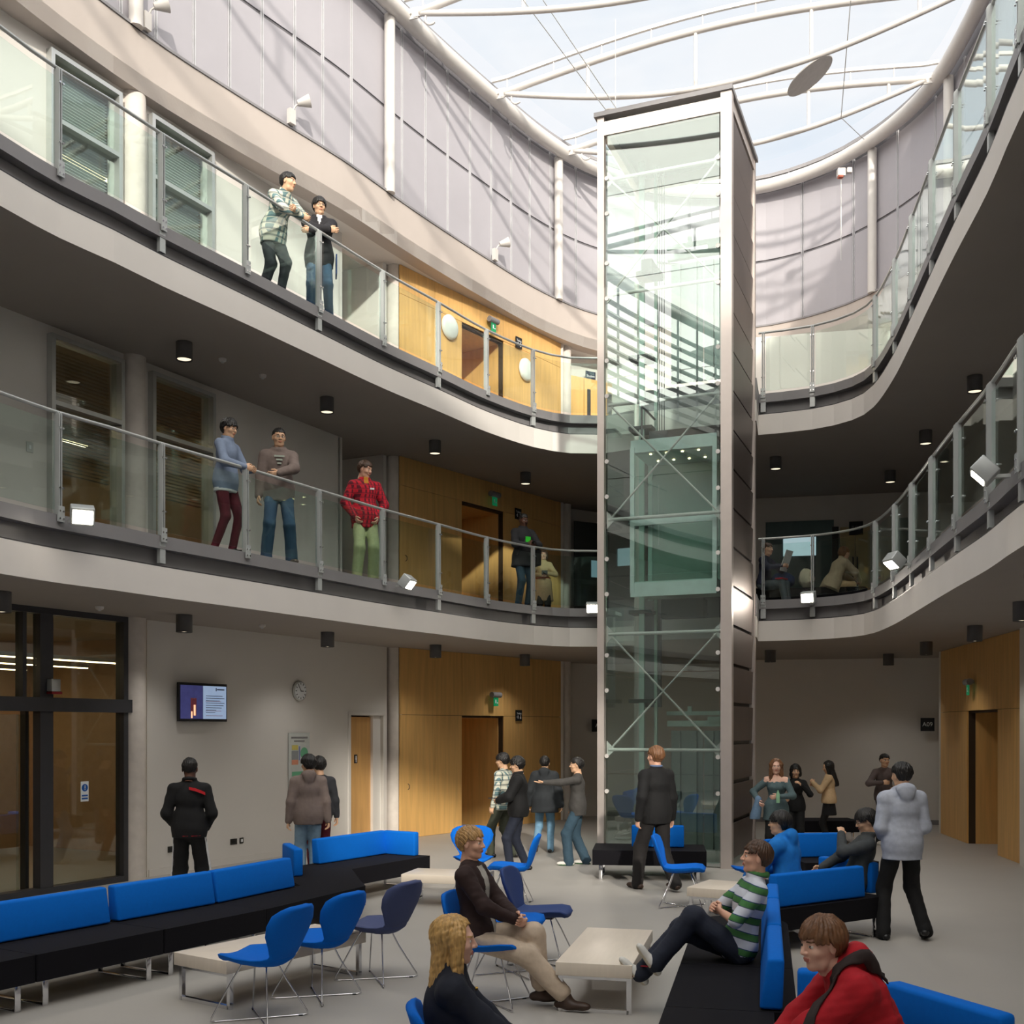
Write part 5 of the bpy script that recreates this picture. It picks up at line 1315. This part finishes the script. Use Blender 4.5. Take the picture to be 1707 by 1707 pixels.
Y = 12.9
person('person in black tracksuit with red back stripe, hands in pockets, watching the wall screen', onfloor(316, Y), (-.12, 1), H_(1262, Y), rs(Y), skin='dark', hair='black', style='buzz', top=BLKC, topk=.022, bot=BLKC, collar=True, shoe=BLACKM,
       lh=(-.16, .14, .94), rh=(.16, .14, .94), le=(-.8, -1, 0), re=(.8, -1, 0), lf=(-.15, 0, .09), rf=(.15, 0, .09), leg=(.08, .075, .068), hd=(0, .12), extra=g1x, seed=1)
Y = 15.3
person('person in taupe hoodie and pale jeans seen from behind, reading the wall plan', onfloor(514, Y), (-.3, 1), H_(1258, Y), rs(Y), skin='asian', hair='black', style='mop', top=TAUPE, topk=.03, hood=True, bot=DENIML, shoe=SHW, lh=(-.27, 0, .84), rh=(.27, 0, .84), hd=(.5, .1), leg=(.08, .075, .075), hem=.14, seed=2)
Y = 16.0
person('person in maroon trousers mostly hidden behind the taupe hoodie', onfloor(532, Y), (-.3, 1), H_(1261, Y), rs(Y), skin='asian', hair='black', style='mop', top=CHAR, topk=.02, bot=MAROON, shoe=BLACKM, hd=(.3, .1), seed=3)
Y = 18.4
person('person in green plaid shirt walking off to the left by the doorway', onfloor(839, Y), (-.8, .45), H_(1255, Y), rs(Y), skin='asian', hair='black', style='mop', top=PLG, topk=.02, bot=cloth('olive', (62, 66, 54)), shoe=BLACKM, lh=(-.32, .02, .88), rh=(.25, .15, .9), lf=(-.1, .18, .09), rf=(.1, -.15, .1), hd=(.2, .1), hem=.15, seed=4)
Y = 16.7
def g5x(t, J):
    m = MB().box((0, 0, 0), (.075, .14, .012)); o = part(m, 'phone', BLACKM, t); o.location = tuple((J['WL']+J['WR'])/2+J['fw']*.09+V(0, 0, .03)); loose(o, t, 'phone', 'black phone held by the person in the maroon-hooded jacket', 'phone')
z5 = lambda L: ((np.abs(L[:, 0]) < .035) & (L[:, 1] > .05)).astype(int)
person('person in dark padded jacket over maroon hood, looking left, phone in hands', onfloor(864, Y), (-.95, .05), H_(1261, Y), rs(Y), skin='asian', hair='black', style='mop', top=[BLKC, MAROON], zone=z5, topk=.042, collar=True, bot=DENIMD, shoe=BLACKM, lh=(-.06, .30, 1.08), rh=(.08, .30, 1.08), le=(-1, -.2, -.6), re=(1, -.2, -.6), lf=(-.1, .12, .09), rf=(.1, -.12, .09), hd=(-.1, .15), hem=.12, extra=g5x, seed=5)
Y = 19.1
person('person in long dark jacket and light jeans walking away, one heel lifted', onfloor(908, Y), (.15, 1), H_(1260, Y), rs(Y), skin='asian', hair='black', style='short', top=cloth('dark_anorak', (34, 38, 42)), topk=.045, hood=True, coat=.22, bot=cloth('light_denim', (112, 152, 180)), shoe=BLACKM, sole=mat('sole_grey', (90, 84, 78), .8), lf=(-.12, -.30, .22), rf=(.1, .05, .09), fp=(-.9, 0), lk=(0, 1, .2), lh=(-.3, .05, .88), rh=(.3, -.02, .86), leg=(.07, .065, .06), seed=6)
Y = 17.4
person('person in charcoal jumper pointing left with an outstretched arm', onfloor(963, Y), (-1, .12), H_(1262, Y), rs(Y), skin='asian', hair='black', style='short', top=cloth('charcoal_jumper', (66, 64, 62)), topk=.018, bot=cloth('worn_denim', (48, 72, 88)), shoe=SHW, sole=SHG, lh=(-.22, .62, 1.34), rh=(.2, .08, .88), le=(-.6, 0, -1), lf=(-.1, .14, .09), rf=(.12, -.12, .09), glasses=True, curl=(.1, .5), leg=(.085, .08, .08), hd=(.1, .0), palm=((0, 0, 1), None), hem=.14, seed=7)
Y = 14.7
def g8x(t, J):
    m = MB(); m.tube([tuple(J['N']+J['up']*.035+J['rt']*.064*math.cos(a)+J['fw']*.064*math.sin(a)) for a in np.linspace(0, 2*math.pi, 20)], .014, 7); part(m, 'shirt_collar', cloth('blue_shirt', (96, 116, 150)), t)
person('tall person in black jumper and dark jeans walking away before the lift, looking up', onfloor(1094, Y), (-.45, .9), H_(1243, Y), rs(Y), skin='light', hair='lbrown', style='short', top=BLKC, topk=.028, bot=cloth('black_jeans', (28, 25, 25)), shoe=SHB, lf=(-.14, .20, .09), rf=(.12, -.22, .12), lh=(-.27, -.02, .88), rh=(.27, .06, .86), hd=(.25, -.05), leg=(.085, .075, .07), hem=.14, extra=g8x, seed=8)
Y = 17.2
def g9x(t, J):
    c = (J['WL']+J['WR'])/2
    part(MB().lathe(tuple(J['WL']+J['fw']*.08), [(.03, -.09), (.033, 0), (.03, .05), (.012, .09), (.012, .11)], 14), 'drink_bottle', mat('bottle_green', (150, 200, 160), .2), t)
    loose([c for c in t.children if c.name.startswith('drink_bottle')][0], t, 'drink_bottle', 'green drink bottle in the hand of the slate top wearer', 'bottle')
    F = Field(J['WR']-.3, J['WR']+.3, .016); a = J['WR']+V(.0, .02, 0); F.cone(a+V(0, 0, .03), a+V(.06, -.04, -.3), .06, .085, .03); F.noise(.01, 30, 4); p, q = F.mesh(); loose(mk('denim_jacket', p, q, cloth('light_denim2', (110, 138, 168)), t), t, 'denim_jacket', 'pale denim jacket hanging from the arm of the long-haired person', 'jacket')
z9 = lambda L: ((L[:, 2] > .09) & (np.abs(L[:, 0]) < .19)).astype(int)
person('long-haired person in slate off-shoulder top holding a bottle and denim jacket', onfloor(1294, Y), (-.35, -1), H_(1264, Y), rs(Y), skin='fair', hair='lbrown', style='longl', top=[SLG, skinmat('fair')], zone=z9, topk=.014, fem=True, sleeve=.95, bot=BLKC, shoe=BLACKM, lh=(-.06, .24, 1.14), rh=(.26, .2, 1.06), le=(-1, -.3, -.4), re=(1, -.4, -.3), hd=(.15, .05), hem=.26, coat=.2, leg=(.07, .055, .05), extra=g9x, seed=9, topname='knitted_top')
Y = 18.7
person('black-haired person in black top behind the slate top, hand raised to mouth', onfloor(1326, Y), (-.3, -1), H_(1274, Y), rs(Y), skin='asian', hair='black', style='bob', top=BLKC, topk=.015, fem=True, bot=BLKC, shoe=BLACKM, lh=(-.12, .24, 1.36), rh=(.2, .15, 1.1), le=(-.8, 0, -1), seed=10, hd=(.2, .1))
Y = 20.0
person('long-haired person in beige jacket, black skirt and black leggings, hands raised', onfloor(1382, Y), (-.95, .35), H_(1268, Y), rs(Y), skin='asian', hair='black', style='long', top=BEIGE, topk=.024, fem=True, bot=BLKC, shoe=BLACKM, skirt=.3, lh=(-.08, .30, 1.3), rh=(.1, .30, 1.24), le=(-.6, 0, -1), re=(.7, -.2, -1), leg=(.06, .05, .045), hem=.06, seed=11, hd=(.2, .25))
Y = 20.4
person('person in mottled brown top, half hidden behind the pale grey hoodie', onfloor(1474, Y), (.1, -1), H_(1256, Y), rs(Y), skin='asian', hair='black', style='short', top=cloth('mottled_brown', (92, 80, 78)), topk=.02, bot=BLKC, shoe=SHW, seed=12, lh=(-.1, .28, 1.1), rh=(.15, .25, 1.2), le=(-1, -.2, -.6), re=(1, -.2, -.6))
Y = 11.3
person('person in pale grey hoodie and black trousers, back to camera, legs apart', onfloor(1504, Y), (-.05, 1), H_(1270, Y), rs(Y), skin='asian', hair='black', style='short', top=PALEG, topk=.03, hood=True, bot=BLKC, shoe=BLACKM, lh=(-.13, .2, 1.0), rh=(.13, .2, 1.0), le=(-.5, -1, -.3), re=(.5, -1, -.3), lf=(-.19, .0, .09), rf=(.2, -.06, .12), rfy=-.35, fp=(0, -.3), leg=(.075, .07, .068), hem=.16, hd=(.35, .1), seed=13, wr=.003)
# ---------------- first floor
(p, n) = atedge(ELs, 376, .42, FL1)
zc = lambda L: ((L[:, 2] < -.28)).astype(int)
person('person in chambray shirt and maroon trousers, hands on the lower left rail', p, (.72, -.25), H_(698, p[1], FL1), rs(p[1]), skin='asian', hair='black', style='mop', top=[CHAMB, WHT], topk=.02, bot=MAROON, shoe=BLACKM, sole=SHW, lh=(-.1, .34, 1.08), rh=(.12, .36, 1.08), le=(-.8, -.3, -.8), re=(.8, -.3, -.8), lf=(-.08, .05, .09), rf=(.1, -.1, .09), leg=(.062, .055, .05), lean=.06, hd=(-.1, .2), collar=True, hem=.16, glasses=True, zone=lambda L: ((L[:, 2] < -.45)).astype(int), seed=14, topname='shirt')
(p, n) = atedge(ELs, 465, .42, FL1)
def logo(t, J):
    m = MB(); c, fw, rt, up = J['C'], J['fw'], J['rt'], J['up']
    for i, (w, z) in enumerate(((.14, .08), (.07, .045), (.09, .01), (.05, -.03))): m.box((0, 0, 0), (w, .004, .02)); 
    o = part(m, 'chest_print', cloth('print_grey', (160, 168, 156)), t); bpy.data.objects.remove(o)
    m = MB()
    for w, z in ((.13, .075), (.08, .03), (.05, -.015)): q = c+up*z+fw*(.105+.016+.022); m.box(tuple(q), (w, .006, .022), M=Matrix(np.stack([rt, fw, up], 1).tolist()))
    part(m, 'chest_print', cloth('print_grey', (160, 168, 156)), t)
person('smiling person in taupe printed hoodie and blue jeans, arm along the lower left rail', p, (.25, -1), H_(713, p[1], FL1), rs(p[1]), skin='asian', hair='black', style='buzz', top=TAUPE, topk=.028, hood=True, bot=DENIM, shoe=mat('tan_shoe', (120, 110, 100), .7), lh=(.02, .33, 1.10), rh=(-.26+.52, .06, .84), le=(-1, .1, -.2), lf=(-.16, .0, .09), rf=(.16, .06, .09), lfy=.3, rfy=-.3, leg=(.075, .07, .075), glasses=True, hd=(.15, .12), hem=.15, extra=logo, seed=15)
(p, n) = atedge(ELs, 608, .5, FL1)
def badge(t, J):
    q = J['C']-J['rt']*.08+J['up']*.05+J['fw']*.125
    part(MB().box(tuple(q), (.06, .006, .025)), 'name_badge', WHT, t)
person('person in red plaid shirt and sage trousers, hands in pockets, looking right', p, (.35, -.95), H_(768, p[1], FL1), rs(p[1]), skin='light', hair='brown', style='curly', top=[PLR, cloth('ochre_tee', (190, 130, 40))], zone=lambda L: ((np.abs(L[:, 0]) < .03) & (L[:, 2] > .13) & (L[:, 1] > .02)).astype(int), topk=.026, collar=True, bot=SAGE, shoe=mat('tan_shoe', (120, 110, 100), .7), lh=(-.17, .1, .92), rh=(.17, .1, .92), le=(-1, -.4, 0), re=(1, -.4, 0), lf=(-.12, 0, .09), rf=(.12, .02, .09), leg=(.08, .075, .078), hd=(.75, .25), hem=.17, extra=badge, seed=16, topname='shirt')
(p, n) = atedge(ELs, 872, .45, FL1)
def g4x(t, J):
    q = J['SL']; m = MB(); c = J['P']+V(-.2, .05, .02); a = J['SR']
    m.box((0, 0, 0), (.12, .38, .3)); o = part(m, 'shoulder_bag', BLKC, t, bevel=.02); o.location = tuple(J['P']-J['rt']*.24+V(0, -.02, -.02)); loose(o, t, 'shoulder_bag', 'black shoulder bag at the hip of the dark-coated person', 'bag')
    part(MB().tube([tuple(J['SL']+V(0, 0, .06)), tuple(J['C']+J['fw']*.15), tuple(J['P']+J['rt']*.2+J['fw']*.13)], .014), 'bag_strap', BLACKM, t)
    m = MB().box((0, 0, 0), (.1, .02, .12)); o = part(m, 'green_leaflet', mat('neon_green', (60, 220, 60), .5), t); o.location = tuple(J['C']+J['fw']*.2+J['rt']*.0-V(0, 0, .05)); loose(o, t, 'leaflet', 'bright green leaflet held against a dark coat, first floor', 'leaflet')
    m = MB().box((0, 0, 0), (.06, .11, .01)); o = part(m, 'phone', BLACKM, t); o.location = tuple((J['WL']+J['WR'])/2+J['fw']*.1+V(0, 0, .03)); loose(o, t, 'phone', 'dark phone in the hands of the dark-coated person, first floor', 'phone')
person('person in dark coat with shoulder bag, holding a phone and green leaflet by the rail', p, (.45, -.9), H_(856, p[1], FL1), rs(p[1]), skin='dark', hair='black', style='buzz', top=cloth('dark_coat', (38, 38, 42)), topk=.03, collar=True, bot=cloth('teal_denim', (40, 66, 84)), shoe=BLACKM, lh=(-.06, .3, 1.15), rh=(.04, .3, 1.12), le=(-1, -.2, -.7), re=(1, -.2, -.7), coat=.2, hd=(0, .2), extra=g4x, seed=17)
def g5y(t, J):
    m = MB(); m.box((0, 0, 0), (.13, .09, .09)); m.cyl((0, .04, 0), (0, .13, 0), .035); o = part(m, 'camera', BLACKM, t); o.location = tuple((J['WL']+J['WR'])/2+V(0, .05, .03)); loose(o, t, 'camera', 'black camera held by the person in the trench coat', 'camera')
    P = J['P']; part(MB().tube([tuple(P+V(0, 0, .12)+J['rt']*(.165*math.cos(a))+J['fw']*(.125*math.sin(a))) for a in np.linspace(0, 2*math.pi, 20)], .016, 6), 'belt', cloth('red_belt', (170, 40, 24)), t)
person('person in belted beige trench coat holding a camera, near the wood wall', (.69, 24.6, FL1), (.1, -1), H_(916, 24.6, FL1), .016, skin='fair', hair='brown', style='bob', top=BEIGE, topk=.02, fem=True, coat=.42, collar=True, bot=BLKC, shoe=BLACKM, lh=(-.07, .24, 1.16), rh=(.08, .24, 1.12), le=(-1, -.2, -.6), re=(1, -.2, -.6), extra=g5y, seed=18)
# seated on the first floor, right
t = thing('bench', 'dark low bench on the first floor behind the right balustrade', 'bench', (5.75, 22.0, FL1), R_(-8))
part(MB().box((0, 0, .3), (2.4, .6, .3)), 'seat', BLK, t, bevel=.02)
m = MB(); m.box((-1.1, 0, .08), (.05, .5, .15)); part(m, 'leg', STEELD, t); m = MB(); m.box((1.1, 0, .08), (.05, .5, .15)); part(m, 'leg', STEELD, t)
person('person in tan coat seated on the first floor bench, leaning forward, hands on knee', (6.28, 21.75, FL1), (.9, .25), 1.72, .016, pel=(0, -.02, .55), lean=.45, skin='light', hair='lbrown', style='mop', top=cloth('tan_coat', (178, 160, 134)), topk=.035, collar=True, coat=.16, bot=BEIGE, shoe=SHB, lh=(-.1, .55, .62), rh=(.08, .55, .62), le=(-1, 0, -.3), re=(1, 0, -.3), lf=(-.1, .5, .09), rf=(.1, .42, .09), lk=(0, .6, 1), rk=(0, .6, 1), seed=19)
def papx(t, J):
    m = MB().box((0, 0, 0), (.3, .01, .42)); o = part(m, 'newspaper', WHT, t); o.location = tuple((J['WL']+J['WR'])/2+V(0, .06, .1)); o.rotation_euler = (R_(-20), 0, 0); loose(o, t, 'newspaper', 'white open newspaper held up on the first floor bench', 'newspaper')
    m = MB().box((0, 0, 0), (.24, .16, .02)); o = part(m, 'red_folder', cloth('folder_red', (206, 20, 40)), t); o.location = tuple((J['KL']+J['KR'])/2+V(0, -.05, .1)); loose(o, t, 'folder', 'red folder on the lap of the newspaper reader', 'folder')
person('seated person with open newspaper, half hidden by the lift, first floor', (4.95, 21.75, FL1), (.75, -.6), 1.72, .016, pel=(0, -.02, .55), lean=.1, skin='light', hair='brown', style='short', top=cloth('navy_jumper', (36, 38, 60)), topk=.02, bot=cloth('grey_denim', (74, 84, 90)), shoe=BLACKM, lh=(-.12, .4, .85), rh=(.12, .4, .85), le=(-1, -.2, -.6), re=(1, -.2, -.6), lf=(-.1, .45, .09), rf=(.1, .5, .09), lk=(0, .6, 1), rk=(0, .6, 1), extra=papx, seed=20)
def bag(nm, lab, cat, loc, r, m_, seed, rz=0, straps=None):
    F = Field((-.3, -.25, -.02), (.3, .25, .5), .014); F.ell((0, 0, r[2]), r, .03); F.ell((0, -.05, r[2]*.8), (r[0]*.7, r[1], r[2]*.6), .04); F.noise(.01, 26, seed); F.plane((0, 0, .01), (0, 0, -1)); p, q = F.mesh()
    t = thing(nm, lab, cat, loc, rz); mk('body', p, q, m_, t)
    part(MB().tube([(-.07, r[1]*.8, r[2]*.5), (-.08, r[1]*1.15, r[2]*1.2), (-.06, r[1]*.5, r[2]*1.95)], .012), 'strap', straps or BLACKM, t); part(MB().tube([(-.04, 0, r[2]*1.9), (0, 0, r[2]*2.12), (.04, 0, r[2]*1.9)], .01), 'handle', straps or BLACKM, t)
bag('backpack', 'dark blue backpack lying on the first floor bench', 'backpack', (5.35, 21.95, FL1+.455), (.24, .14, .16), cloth('bag_blue', (28, 50, 92)), 2)
bag('tote_bag', 'cream bag leaning beside the tan-coated person on the bench', 'bag', (5.82, 21.95, FL1+.455), (.16, .11, .2), cloth('bag_cream', (214, 206, 180)), 3)
# ---------------- top floor, leaning on the rail
(p, n) = atedge(ELs, 456, .44, FL2)
person('person in green plaid shirt bent forward over the upper left rail', p, (.80, -.6), 1.83, rs(p[1]), pel=(0, -.02, .92), lean=.50, skin='asian', hair='black', style='short', top=PLG, topk=.024, collar=True, bot=cloth('dark_grey_jeans', (52, 56, 62)), shoe=SHW, lh=(.08, .52, 1.04), rh=(-.04, .50, 1.02), le=(-1, 0, -.4), re=(1, 0, -.5), lf=(-.08, .04, .09), rf=(.08, -.16, .09), hd=(.35, .1), hem=.18, leg=(.075, .06, .055), seed=21, topname='shirt')
(p, n) = atedge(ELs, 532, .40, FL2)
def bookx(t, J):
    m = MB().box((0, 0, 0), (.02, .2, .28)); o = part(m, 'blue_folder', cloth('folder_blue', (34, 60, 110)), t); o.location = tuple(J['P']-J['rt']*.24-V(0, 0, .12)); loose(o, t, 'folder', 'dark blue folder hanging beside the black jacket, top floor', 'folder')
person('person in black hooded jacket and jeans with folded arms on the upper left rail', p, (.2, -1), 1.83, rs(p[1]), pel=(0, .0, .93), lean=.16, skin='asian', hair='black', style='mop', top=[cloth('black_anorak', (26, 25, 30)), WHT], zone=lambda L: ((np.abs(L[:, 0]) < .03-.25*(.17-L[:, 2])) & (L[:, 2] > .08) & (L[:, 1] > .03)).astype(int), topk=.036, hood=True, bot=DENIM, shoe=SHB, lh=(.12, .40, 1.12), rh=(-.12, .40, 1.15), le=(-1, 0, -.2), re=(1, 0, -.2), lf=(-.14, 0, .09), rf=(.12, .0, .09), glasses=True, hd=(.25, .1), hem=.16, extra=bookx, seed=22)
# ---------------- ground floor, seated
SIT = dict(lk=(0, .5, 1), rk=(0, .5, 1))
z1 = lambda L: (((np.abs(L[:, 0]+.0) < .045+.12*np.clip(L[:, 2]+.05, 0, .2)*.5) & (L[:, 1] > .03) & (L[:, 2] < .16)) & (np.abs(L[:, 0]) < .075) & (L[:, 1] < .16)).astype(int)
person('blond curly-haired person in dark brown cardigan and stone chinos, seated sideways', (-.27, 8.72, 0), (.93, -.28), 1.78, .0095, pel=(0, 0, .555), lean=-.12, skin='light', hair='dblond', style='curly', top=[BROWN, cloth('grey_tee', (176, 172, 164))], zone=z1, topk=.022, bot=STONE, shoe=SHB, lh=(.0, .30, .68), rh=(.06, .31, .66), le=(-1, -.5, -.3), re=(1, -.5, -.3), lf=(-.04, .50, .12), rf=(.07, .72, .10), lk=(0, .6, 1), rk=(0, .6, 1), leg=(.085, .07, .07), short=.12, hem=.09, hd=(-.08, 0), seed=23, topname='cardigan', wr=.004, curl=(.5, .6))
person('blonde long-haired person in dark denim jacket at the bottom edge, facing right', (-.30, 5.25, 0), (.95, .12), 1.62, .0095, pel=(0, 0, .57), lean=.02, skin='fair', hair='blond', style='longl', top=cloth('navy_denim_jacket', (24, 28, 42)), topk=.03, collar=True, fem=True, bot=DENIMD, shoe=BLACKM, lh=(-.08, .4, .66), rh=(.12, .42, .64), le=(-1, -.4, -.3), re=(1, -.4, -.3), lf=(-.1, .5, .09), rf=(.1, .45, .09), hd=(-.15, .05), hem=.08, seed=24, wr=.004,
       extra=lambda t, J: [part(MB().cyl(tuple(J['C']+J['fw']*.128+J['up']*z), tuple(J['C']+J['fw']*.142+J['up']*z), .01, n=12), 'jacket_button', mat('brass', (150, 120, 60), .3, .9), t) for z in (.09, .02, -.05)], **SIT)
def polox(t, J):
    for K, A in (('KL', 'AL'), ('KR', 'AR')):
        a = J[A]
for_ = None
person('person in green and white striped polo with arms crossed, feet up at the low table', (1.68, 8.25, 0), (-1, -.02), 1.74, .0095, pel=(0, 0, .54), lean=-.26, skin='light', hair='brown', style='short', top=POLO, topk=.016, sleeve=.42, collar=True, bot=DENIMD, shoe=SHW, sole=mat('sole_cream', (200, 190, 170), .7), lh=(.0, .15, .80), rh=(-.02, .19, .83), le=(-1, -.1, -.4), re=(1, -.1, -.4), lf=(-.02, .60, .43), rf=(.07, .70, .34), lk=(0, .2, 1), rk=(0, .2, 1), fp=(.95, .75), lfy=0, rfy=-.1, leg=(.082, .068, .066), hem=.12, hd=(-.08, -.12), seed=25, topname='polo_shirt', wr=.004, curl=(.3, .3),
       extra=lambda t, J: [part(MB().tube([tuple(J[a]+V(dx*s_*.046, .02+.035*i, -.015-.012*i)) for dx in (1,) for s_, i in ((-1, 0), (-.6, 2), (.2, 2.4), (.9, 3))], .006, 5), 'red_shoe_stripe', cloth('stripe_red2', (150, 24, 40)), t) for a in ('AL', 'AR')])
person('person in azure blue hooded jacket seated facing left, back half to the camera', (2.84, 11.35, 0), (-.75, .6), 1.72, .0115, pel=(0, 0, .53), lean=.16, skin='asian', hair='black', style='mop', top=AQUA, topk=.045, hood=True, bot=DENIMD, shoe=BLACKM, lh=(-.1, .42, .62), rh=(.1, .42, .62), le=(-1, -.4, -.3), re=(1, -.4, -.3), lf=(-.1, .55, .09), rf=(.1, .5, .09), glasses=True, hd=(.3, .0), seed=26, wr=.006, **SIT)
person('person in grey cardigan and black glasses slouched on the bench, hand at chin', (3.62, 11.72, 0), (-1, .10), 1.72, .0115, pel=(0, .02, .53), lean=-.30, skin='asian', hair='black', style='mop', top=cloth('grey_cardigan', (62, 66, 68)), topk=.022, collar=True, bot=cloth('grey_jeans2', (88, 90, 98)), shoe=BLACKM, lh=(.02, .14, 1.04), rh=(.1, .35, .66), le=(-.6, .8, -.8), re=(1, -.4, -.3), lf=(-.1, .75, .1), rf=(.12, .7, .1), hd=(.12, .28), glasses=True, seed=27, headshift=.03, **SIT)
def strap(t, J):
    C, up, rt, fw = J['C'], J['up'], J['rt'], J['fw']; m = MB()
    dirs = [(-.5, .8, -.9), (-.6, .9, -.3), (-.62, .8, .3), (-.55, .45, .8), (-.5, .1, 1.), (-.45, -.3, .9), (-.35, -.75, .55), (-.15, -1, .1)]
    D = [unit(rt*a+fw*b+up*c) for a, b, c in dirs]; D = [unit(D[i]*(1-f)+D[i+1]*f) for i in range(len(D)-1) for f in (0, .25, .5, .75)]+[D[-1]]
    pts = [surf(J['F'], C+up*.03, d) for d in D]; V_ = []; n = len(pts)
    pts = [pts[0]]+[(pts[i-1]+2*pts[i]+pts[i+1])/4 for i in range(1, n-1)]+[pts[-1]]
    for i in range(n):
        tg = unit(pts[min(i+1, n-1)]-pts[max(i-1, 0)]); w = unit(np.cross(tg, D[i]))
        for e in (-.024, -.012, 0, .012, .024): V_.append(tuple(surf(J['F'], pts[i]+w*e-D[i]*.12, D[i], .006)+D[i]*.003))
    m.add(V_, [(5*i+k, 5*i+k+1, 5*i+k+6, 5*i+k+5) for i in range(n-1) for k in range(4)], 0, True); o = part(m, 'bag_strap', cloth('strap_brown', (48, 36, 34)), t)
    s_ = o.modifiers.new('thick', 'SOLIDIFY'); s_.thickness = .008; s_.offset = 0
person('person in red hoodie with brown fringe leaning forward in the lower right corner', (1.83, 5.3, 0), (-1, .06), 1.78, .0095, pel=(0, 0, .53), lean=.50, skin='fair', hair='lbrown', style='fringe', top=RED, topk=.036, hood=True, bot=DENIMD, shoe=BLACKM, lh=(-.05, .62, .55), rh=(.12, .6, .52), le=(-1, 0, -.2), re=(1, 0, -.2), lf=(-.12, .5, .09), rf=(.12, .45, .09), hd=(.42, .1), hem=.06, seed=28, wr=.006, headshift=.04, extra=strap, **SIT)
